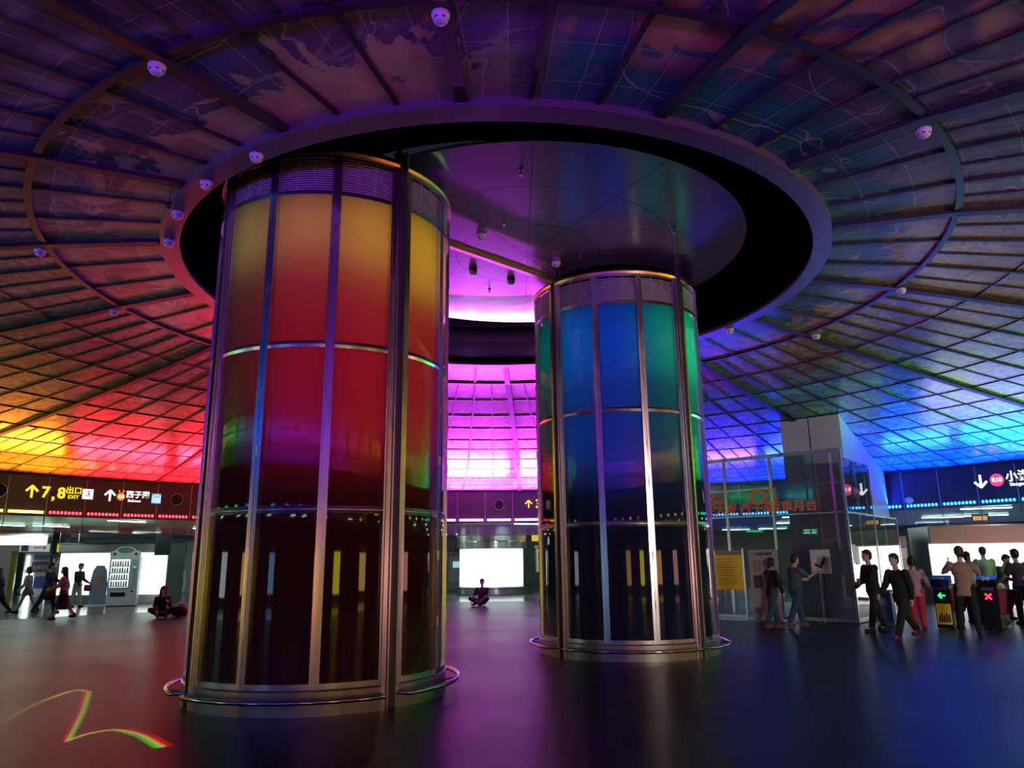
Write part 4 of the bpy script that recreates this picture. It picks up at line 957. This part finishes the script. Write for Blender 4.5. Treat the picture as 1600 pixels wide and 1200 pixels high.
    if hold:
        q, kind = hold; c = wr[q]+(wr[q]-el[q]).normalized()*.07
        if kind == 'cup':
            bm = B(); cyl(bm, P(c+Vector((0, 0, -.05))), P(c+Vector((0, 0, .09))), .028*s, .036*s, 14); o = link('drink_cup', bm, 'white', None, True); tag(o, 'white drink cup held by the man in the black jacket near the glass', 'cup'); o.location = (loc[0], loc[1], 0); o.rotation_euler = (0, 0, rz)
        if kind == 'phone':
            bm = B(); bx(bm, P(c), (.07*s, .010*s, .14*s)); o = link('phone', bm, 'blackg', None); tag(o, 'dark phone held up at head height by the man in the brown shirt', 'phone'); o.location = (loc[0], loc[1], 0); o.rotation_euler = (0, 0, rz)
    return t
BLK = cloth('black_fabric', (.012, .012, .014)); NAVY = cloth('navy_fabric', (.02, .035, .09)); DENIM = cloth('denim', (.05, .08, .15)); GREYB = cloth('blue_grey_fabric', (.10, .12, .17))
PINKF = cloth('dusty_pink_fabric', (.60, .34, .44)); REDF = cloth('bright_red_fabric', (.70, .03, .07)); BRN = cloth('brown_shirt_fabric', (.48, .28, .22)); WHT = cloth('white_fabric', (.55, .52, .55))
PURP = cloth('dark_violet_fabric', (.07, .03, .07)); GRY = cloth('grey_fabric', (.16, .17, .18)); CREAM = cloth('cream_fabric', (.5, .46, .38)); LPINK = cloth('light_pink_fabric', (.45, .30, .30)); TEALD = cloth('dark_teal_fabric', (.02, .06, .09)); MAGB = cloth('magenta_bag', (.45, .01, .12)); DKRED = cloth('dark_red_shoe', (.30, .06, .08)); MAROON = cloth('maroon_fabric', (.10, .02, .03))
def face(dx, dy): return atan2(dy, dx)-pi/2
# left group (walking in front of the vending machine)
person('person with long brown hair in a dark blue jacket walking out of the left edge', (-18.35, 27.5), face(-1, -.15), 1.62, 6, (8, 0), ((28, 8), (-20, 22)), ((20, 8, 45, 0), (-10, 10, 15, 0)), NAVY, BLK, BLK, 'long', True, hairm=HAIRB, topkind='jacket', longtop=.1)
person('person in a pale coat and shorts with bare legs beside the left edge', (-17.85, 28.35), face(-1, -.2), 1.64, 5, (4, 0), ((22, 4), (-18, 16)), ((10, 6, 40, 0), (5, 8, 30, 0)), CREAM, GRY, BLK, 'bob', True, skirt=.2, topkind='coat', hairm=HAIRB)
person('man in a dark blue jacket walking with one forearm raised, by the sticker booth', (-16.93, 28.0), face(.95, .1), 1.76, 2, (0, 10), ((20, 4), (-22, 8)), ((30, 8, 85, -8), (5, 8, 30, 4)), NAVY, BLK, BLK, 'short', topkind='jacket')
person('woman with long dark hair, grey top and long black skirt, pale cardigan over one arm', (-14.29, 24.5), face(-.9, -.25), 1.60, 4, (4, 0), ((16, 2), (-16, 22)), ((22, 8, 70, 2), (-18, 10, 10, 4)), cloth('pale_grey_top', (.34, .36, .38)), BLK, MAROON, 'long', True, skirt=.55, bag=(0, BLK, 1.1), topkind='top')
person('man in a cap, black jacket and pale trousers carrying a magenta bag', (-18.0, 31.75), face(.95, -.1), 1.72, 4, (6, 0), ((10, 2), (-8, 4)), ((10, 8, 60, 4), (8, 10, 55, 4)), BLK, CREAM, BLK, 'short', cap=cloth('brown_cap', (.12, .07, .05)), topkind='jacket', bag=(0, MAGB, 1.0))
# seated on the floor
SIT = dict(pelvis_z=.13, knees=((-.34, .24, .12), (.34, .24, .12)), ankles=((.12, .36, -.04), (-.12, .40, -.04)))
person('woman with a reddish headband sitting cross-legged on the floor in black clothes', (-11.34, 24.95), face(.45, -.9), 1.72, 8, (20, 10), ((0, 0), (0, 0)), ((35, 14, 120, -18), (30, 10, 55, -10)), BLK, BLK, BLK, 'long', True, joints=SIT, topkind='coat', cap=cloth('red_headband', (.20, .03, .04)), hairm=HAIRB)
person('man in a dark t-shirt sitting on the floor before the central lightbox', (-1.27, 29.8), face(-.35, -.9), 1.75, -8, (6, 20), ((0, 0), (0, 0)), ((30, 8, 60, -10), (-12, 34, 0, 22)), BLK, cloth('dark_trouser_fabric', (.03, .02, .025)), BLK, 'short', joints=SIT, sleeve='short')
# couple at the glass
person('woman in a black jacket and jeans walking beside the man who points at the glass', (6.22, 18.70), face(.95, .35), 1.62, 3, (2, 0), ((14, 2), (-16, 10)), ((14, 8, 40, 0), (6, 8, 30, 0)), BLK, DENIM, DKRED, 'bob', True, topkind='jacket', longtop=.06)
person('man in a blue-grey t-shirt pointing towards the glass with a raised hand', (6.92, 19.05), face(.95, .3), 1.70, 4, (4, -5), ((16, 2), (-18, 8)), ((35, 8, 88, 0), (52, 10, 112, 4)), GREYB, DENIM, DKRED, 'short', sleeve='short', bag=None, backpack=None)
# two men in black near the gates
person('man in a black jacket holding a white cup, seen from the side near the glass', (8.12, 17.5), face(-.95, -.1), 1.76, 4, (4, 0), ((14, 2), (-14, 6)), ((25, 8, 78, 0), (12, 8, 50, 0)), BLK, BLK, BLK, 'short', topkind='jacket', hold=(0, 'cup'))
person('man in black clothes striding past, nearest of the people by the gates', (7.92, 15.85), face(-.8, -.35), 1.72, 7, (8, 0), ((26, 4), (-26, 14)), ((-16, 8, 5, 2), (22, 8, 45, 2)), BLK, BLK, MAROON, 'short', topkind='jacket', longtop=.05)
person('woman in a dusty pink top and bright red trousers resting a hand on the gate', (9.28, 17.9), face(.45, .9), 1.60, 3, (10, 0), ((5, 2), (-5, 3)), ((4, 8, 12, 2), (26, 22, 34, 16)), PINKF, REDF, MAROON, 'bob', True, topkind='top', longtop=.08)
person('man in a loose brown shirt and black trousers with both hands at his face', (9.74, 16.75), face(.5, .87), 1.80, -2, (-4, 0), ((7, 2), (-7, 4)), ((45, 34, 150, -24), (50, 26, 150, -28)), BRN, BLK, BLK, 'short', topkind='shirt', longtop=.1, hairm=HAIRB, hold=(1, 'phone'), splay=6, sleeve='short')
person('person with a hair bun in a white t-shirt and jeans reaching to the gate', (11.5, 19.45), face(.25, .97), 1.70, 4, (2, 0), ((4, 2), (-6, 4)), ((4, 8, 20, 2), (40, 24, 50, 18)), WHT, DENIM, BLK, 'bun', True, sleeve='short', topkind='tee')
person('man in a grey shirt bending over the gate with the red cross', (12.95, 20.5), face(.3, -.9), 1.64, 16, (30, 10), ((4, 2), (-6, 4)), ((30, 8, 70, -10), (30, 8, 75, -14)), GRY, NAVY, BLK, 'short', topkind='shirt')
person('man in a dark violet t-shirt seen from behind at the gate with the red cross', (12.35, 18.85), face(-.1, 1), 1.74, 2, (6, 0), ((4, 2), (-6, 4)), ((20, 16, 60, -6), (24, 22, 60, 10)), PURP, NAVY, BLK, 'short', sleeve='short', topkind='tee')
person('tall person partly hidden behind the man in the violet t-shirt', (13.6, 22.2), face(.2, .95), 1.84, 0, (2, 0), ((2, 2), (-4, 4)), None, CREAM, GRY, BLK, 'short', hairm=HAIRB, topkind='shirt')
person('person in a dark top cut off by the right edge behind the last gate', (12.95, 19.1), face(-.6, -.8), 1.56, 2, (20, 0), ((2, 2), (-4, 4)), ((20, 8, 70, -10), (20, 8, 70, -10)), cloth('dark_print_top', (.06, .05, .08)), GRY, BLK, 'bob', True, sleeve='short', topkind='top', hairm=HAIRB)

# ------------------------------------------------------------------ left concourse: vending machine, booth, signs
t = thing('vending_machine', 'white drinks vending machine with an arched header and lit window', 'vending machine', (-16.28, 32.0, 0), face(.33, -.95)+pi)
# local -y is the front
bm = B(); bx(bm, (0, .42, 1.03), (1.12, .84, 2.0)); bmesh.ops.bevel(bm, geom=bm.edges[:], offset=.025, segments=2, affect='EDGES'); link('cabinet', bm, 'white', t)
box('kick_plate', (0, .45, .03), (1.06, .74, .05), 'blackg', t)
bm = B(); vs_ = []
for y in (0.02, .14):
    row = [bm.verts.new((-.58, y, 2.02)), bm.verts.new((.58, y, 2.02)), bm.verts.new((.58, y, 2.20)), bm.verts.new((.40, y, 2.27))]+[bm.verts.new((.36*cos(a), y, 2.27+.16*sin(a))) for a in [pi*k/12 for k in range(13)]]+[bm.verts.new((-.40, y, 2.27)), bm.verts.new((-.58, y, 2.20))]
    vs_.append(row)
bm.faces.new(vs_[0]); bm.faces.new(vs_[1][::-1])
for i in range(len(vs_[0])): bm.faces.new((vs_[0][i], vs_[0][(i+1) % len(vs_[0])], vs_[1][(i+1) % len(vs_[0])], vs_[1][i]))
hd_ = link('header', bm, 'white', t)
bm = B(); cyl(bm, (0, .025, 2.27), (0, .005, 2.27), .24, n=28); bmesh.ops.scale(bm, verts=bm.verts, vec=(1.25, 1, .5), space=Matrix.Translation((0, 0, -2.27))); link('oval_badge', bm, mat('badge_green', (.10, .25, .15), .5), hd_)
for q, c in ((-.4, (.05, .1, .1)), (.4, (.05, .1, .1))):
    bm = B(); cyl(bm, (q, .025, 2.12), (q, .005, 2.12), .06, n=18); link('round_badge', bm, mat('badge_dark', c, .5), hd_)
box('badge_flash', (.06, .0, 2.27), (.16, .02, .10), mat('badge_orange', (.6, .15, .05), .5), hd_)
fr_ = box('window_back', (-.14, -.004, 1.33), (.70, .02, 1.14), mat('vend_lit_back', (.7, .8, .78), .4, 0, (.75, .95, .9), 1.1), t)
for x_, z_, w_, h_ in ((-.14, 1.92, .76, .04), (-.14, .74, .76, .04), (-.52, 1.33, .04, 1.22), (.24, 1.33, .04, 1.22)): box('window_frame', (x_, -.02, z_), (w_, .05, h_), 'lilacbd', t)
PC = [(.5, .1, .08), (.08, .3, .3), (.7, .65, .5), (.1, .12, .14), (.55, .35, .1), (.75, .78, .75)]
for r_i, z in enumerate((1.64, 1.37, 1.10, .82)):
    box('shelf', (-.14, -.025, z-.02), (.70, .05, .03), 'blackg', t)
    for k in range(7):
        bm = B(); x = -.42+k*.093; hh = .15+.02*((k+r_i) % 2); cyl(bm, (x, -.03, z), (x, -.03, z+hh), .032, n=10); cyl(bm, (x, -.03, z+hh), (x, -.03, z+hh+.04), .02, .014, 8)
        o = link('bottle', bm, mat('bottle_'+'abcdef'[(k*2+r_i) % 6], PC[(k*2+r_i) % 6], .35), t, True)
box('control_panel', (.40, -.008, 1.30), (.20, .02, 1.16), 'lilacbd', t); box('coin_display', (.40, -.02, 1.58), (.10, .02, .06), mat('teal_display', (.05, .4, .35), .4, 0, (.05, .7, .6), 1), t)
for z in (1.44, 1.30, 1.14, 1.0): box('button', (.40, -.02, z), (.05, .02, .035), 'steel_dark', t)
box('delivery_slot', (-.14, -.006, .48), (.56, .03, .17), 'blackg', t); box('coin_return', (.38, -.01, .60), (.09, .03, .07), 'blackg', t)
# standees and panels (figures on them are left as plain shapes)
def slab(name, pts, th, m, parent, y=0):
    bm = B(); f = [bm.verts.new((x, y, z)) for x, z in pts]; b_ = [bm.verts.new((x, y+th, z)) for x, z in pts]; bm.faces.new(f); bm.faces.new(b_[::-1])
    for i in range(len(pts)): bm.faces.new((f[i], f[(i+1) % len(pts)], b_[(i+1) % len(pts)], b_[i]))
    return link(name, bm, m, parent)
t = thing('display_standee', 'plain pale blue cardboard standee left of the vending machine', 'standee', (-17.42, 32.28, 0), face(.4, -.9)+pi)
slab('board', [(-.30, .05), (.30, .05), (.33, .9), (.26, 1.45), (.14, 1.66), (-.14, 1.66), (-.26, 1.45), (-.33, .9)], .03, mat('pale_blue_card', (.30, .36, .46), .6), t)
slab('colour_patch', [(-.14, .75), (.14, .75), (.12, 1.25), (-.12, 1.25)], .006, mat('coral_card', (.55, .25, .18), .6), t, -.012)
box('foot', (0, .05, .025), (.70, .30, .04), 'white', t)
M['paper_grey'] = mat('grey_poster_wall', (.42, .42, .46), .55)
t = thing('display_wall', 'tall grey poster panel with teal shapes beyond the white lightbox', 'display panel', (-20.3, 46.3, 0), .3)
box('panel', (1.15, .08, 1.55), (1.5, .1, 3.1), 'paper_grey', t); box('panel', (-.35, .12, 1.2), (1.5, .1, 2.4), mat('lilac_poster', (.36, .30, .42), .5), t)
for (x, hgt, c) in ((.15, 1.35, (.55, .5, .5)), (1.15, 1.85, (.55, .5, .5))):
    slab('card_outline', [(x-.36, .1), (x+.36, .1), (x+.40, hgt*.6), (x+.30, hgt), (x-.30, hgt), (x-.40, hgt*.6)], .03, 'white', t, -.05)
    slab('teal_patch', [(x-.24, hgt*.32), (x+.24, hgt*.32), (x+.20, hgt*.62), (x-.20, hgt*.62)], .02, mat('teal_card', (.01, .36, .36), .5), t, -.08)
t = thing('hanging_board', 'dark hanging information board above the right end of the left lightbox', 'information board', (-15.35, 33.3, 0), .25)
box('board', (0, 0, 2.52), (.62, .08, .92), mat('dark_green_board', (.015, .05, .045), .3), t)
for q in (-.25, .25): box('hanger', (q, 0, 3.20), (.02, .02, .43), 'steel', t)
t = thing('sticker_booth', 'white photo sticker booth with lit side tubes and dark picture panels', 'booth', (-29.0, 46.8, 0), .42)
box('cabinet', (0, .55, 1.25), (1.5, 1.0, 2.46), 'white', t); box('side_wall', (-.78, .3, 1.25), (.08, 1.4, 2.4), 'lilacbd', t)
text('lettering', '拍貼機', .30, face_mtx((1, 0, 0), (0, 0, 1), (.1, .03, 2.2)), M['navy'], t, bold=.004)
for (x, z, w_, h_, c) in ((.1, 1.62, 1.0, .62, (.16, .13, .22)), (.1, .72, .62, .72, (.07, .08, .28)), (.1, 1.18, .7, .12, (.5, .5, .08))): box('picture', (x, .03, z), (w_, .02, h_), mat('booth_print', c, .5), t)
for k in range(4): bm = B(); sph(bm, (-.22+k*.22, .02, 1.62+.05*(k % 2)), .13, (1, .15, 1.1), 8); link('picture_shape', bm, mat('rose_print', (.45, .28, .30), .5), t)
for x in (-.45, .62): box('light_tube', (x, .02, .8), (.14, .06, .95), 'tube', t)
box('floor_light', (-.62, .0, 1.9), (.12, .06, .8), 'box', t)
t = thing('shop_sign', 'white hanging shop sign with a 7 logo and a red arrow above the sticker booth', 'sign', (-27.8, 44.2, 0), .45)
box('sign_board', (0, 0, 2.72), (1.5, .08, .46), mat('sign_face', (.6, .62, .62), .5, 0, (.85, .95, .95), .35), t)
lg = box('logo_plate', (-.48, -.05, 2.72), (.36, .02, .40), mat('logo_green', (.02, .28, .16), .5), t)
box('logo_white', (-.48, -.062, 2.72), (.29, .01, .32), 'white', lg)
text('logo_numeral', '7', .36, face_mtx((1, 0, 0), (0, 0, 1), (-.48, -.075, 2.72)), mat('logo_orange', (.75, .12, .03), .5), lg, bold=.015)
text('logo_lettering', 'ELEVEn', .085, face_mtx((1, 0, 0), (0, 0, 1), (-.48, -.085, 2.71)), mat('logo_dark_green', (.01, .2, .1), .5), lg, bold=.003)
bm = B(); bx(bm, (.25, -.05, 2.72), (.62, .02, .05)); 
for q in (-1, 1): bx(bm, (.50, -.05, 2.72+q*.045), (.16, .02, .04), Matrix.Rotation(q*.6, 3, 'Y'))
link('arrow', bm, mat('arrow_red', (.6, .08, .08), .5), t)
for q in (-.6, .6): box('hanger', (q, 0, 3.18), (.02, .02, .46), 'steel', t)
t = thing('exit_sign', 'small yellow hanging exit sign with arrow and 5, 6 left of the lightbox', 'sign', (-21.4, 36.6, 0), .35)
box('sign_board', (0, 0, 2.52), (.95, .08, .40), mat('yellow_sign', (.7, .6, .02), .5, 0, (.9, .75, .02), .5), t)
text('lettering', '5,6', .28, face_mtx((1, 0, 0), (0, 0, 1), (.2, -.05, 2.52)), 'blackg', t, bold=.008)
bm = B(); bx(bm, (-.22, -.05, 2.5), (.04, .02, .2))
for q in (-1, 1): bx(bm, (-.22+q*.05, -.05, 2.55), (.14, .02, .035), Matrix.Rotation(q*.78, 3, 'Y'))
link('arrow', bm, 'blackg', t)
for q in (-.4, .4): box('hanger', (q, 0, 3.06), (.02, .02, .70), 'steel', t)
t = thing('square_pillar', 'yellow-edged square pillar behind the walking people at far left', 'pillar', (-29.9, 45.2, 0), .5)
box('shaft', (0, 0, 1.45), (.9, .9, 2.88), 'clad', t); box('yellow_edge', (.30, -.47, 1.3), (.26, .05, 2.5), mat('yellow_paint', (.6, .5, .05), .5), t); box('capital', (0, 0, 3.15), (1.0, 1.0, .52), mat('bronze_capital', (.35, .18, .05), .4, .5), t)
t = thing('ceiling_light_panel', 'wide bright white light panel over the far left concourse', 'ceiling light', (-22.8, 34.3, 0), .4)
box('panel', (0, 0, 2.80), (2.9, .2, .40), 'box', t); box('housing', (0, .16, 2.85), (3.0, .12, .5), 'steel', t)
for q in (-1.2, 1.2): box('hanger', (q, .1, 3.26), (.03, .03, .32), 'steel', t)
t = thing('round_pillar', 'round grey pillar between the sticker booth and the white lightbox', 'pillar', (-24.1, 40.5, 0))
bm = B(); cyl(bm, (0, 0, .01), (0, 0, 3.41), .42, n=40); link('shaft', bm, 'clad', t, True); bm = B(); cyl(bm, (0, 0, 2.1), (0, 0, 2.2), .44, n=40); link('collar', bm, 'steel_pol', t, True)
# centre background
t = thing('ticket_machine_row', 'row of pale ticket machines under a red lettered strip left of the round pier', 'ticket machine', (-4.6, 46.5, 0), 0)
box('cabinet', (0, .4, 1.15), (3.6, .8, 2.26), 'lilacbd', t); box('red_strip', (0, -.02, 2.38), (3.6, .06, .20), mat('red_strip', (.45, .04, .05), .5), t)
text('lettering', '售票加值機', .17, face_mtx((1, 0, 0), (0, 0, 1), (.6, -.06, 2.38)), 'white', t)
for k in range(3): box('machine_face', (-1.15+k*1.15, -.02, 1.25), (.95, .05, 1.5), 'white', t); box('screen', (-1.15+k*1.15, -.06, 1.5), (.5, .03, .35), mat('soft_screen', (.3, .5, .5), .4, 0, (.5, .8, .8), .7), t)
t = thing('service_booth', 'glazed service booth with green-lit windows right of the round pier', 'booth', (2.9, 46.8, 0), -.1)
box('base_wall', (0, .6, .5), (3.2, 1.2, .98), 'steel_dark', t); box('back_wall', (0, 1.1, 1.7), (3.2, .1, 1.4), mat('booth_glow_wall', (.45, .6, .3), .6, 0, (.6, .8, .4), .35), t); box('roof', (0, .6, 2.5), (3.3, 1.3, .2), 'steel', t)  # green light of the booth is put into the back wall as emission
for k in range(4): box('window_post', (-1.57+k*1.045, .02, 1.7), (.06, .06, 1.4), 'steel', t)
t = thing('exit_sign', 'yellow hanging sign right of the round pier, just left of the blue column', 'sign', (1.75, 40.2, 0), -.1)
box('sign_board', (0, 0, 2.85), (1.6, .08, .36), mat('amber_sign', (.7, .5, .02), .5, 0, (1, .7, .03), .6), t)
text('lettering', '2 出口 Exit', .20, face_mtx((1, 0, 0), (0, 0, 1), (0, -.05, 2.85)), 'blackg', t)
for q in (-.7, .7): box('hanger', (q, 0, 3.23), (.02, .02, .38), 'steel', t)
# right background: dark kiosk corner between enclosure and lightbox
t = thing('wall_cabinet', 'brass-coloured double cabinet doors left of the lightbox behind the gates', 'cabinet', (13.9, 28.6, 0), -.35)
box('carcass', (0, .3, 1.2), (1.5, .5, 2.38), 'steel_dark', t)
for q in (-.36, .36): d_ = box('door', (q, .03, 1.0), (.70, .04, 1.9), mat('warm_door', (.55, .48, .30), .35, .4), t); box('plate', (q, .0, 1.6), (.3, .02, .12), 'steel_dark', d_)  # doors in one even warm brass tone
t = thing('hanging_display', 'small orange-lit departure display above the gates', 'display', (15.6, 25.3, 0), -.6)
box('housing', (0, 0, 2.86), (.50, .10, .30), 'blackg', t); box('lit_text', (0, -.055, 2.86), (.40, .01, .14), mat('amber_led', (.5, .2, 0), .5, 0, (1, .35, .03), 2), t); box('hanger', (0, 0, 3.22), (.03, .03, .42), 'steel', t)
# small things on the floor
t = thing('backpack', 'small dark bag with a white strap on the floor beside the big left column', 'bag', (-10.95, 25.35, 0), .3)
bm = B(); sph(bm, (0, 0, .16), .2, (1.3, .9, .8), 12); link('body', bm, BLK, t, True); bm = B(); sph(bm, (.05, 0, .36), .13, (1, .8, .8), 10); link('white_top', bm, WHT, t, True); bm = B(); limb(bm, (.2, -.1, .05), (.3, -.16, .2), .04, .03); link('red_tab', bm, REDF, t, True)
tag(box('light_patch', (.55, 23.86, .004), (.52, .30, .006), mat('pale_light_patch', (.75, .75, .6), .6), None, Matrix.Rotation(.5, 3, 'Z')), 'light patch made as a pale slab on the floor left of the blue column', 'paper')  # bright patch of light on the floor, put in as a thin pale slab
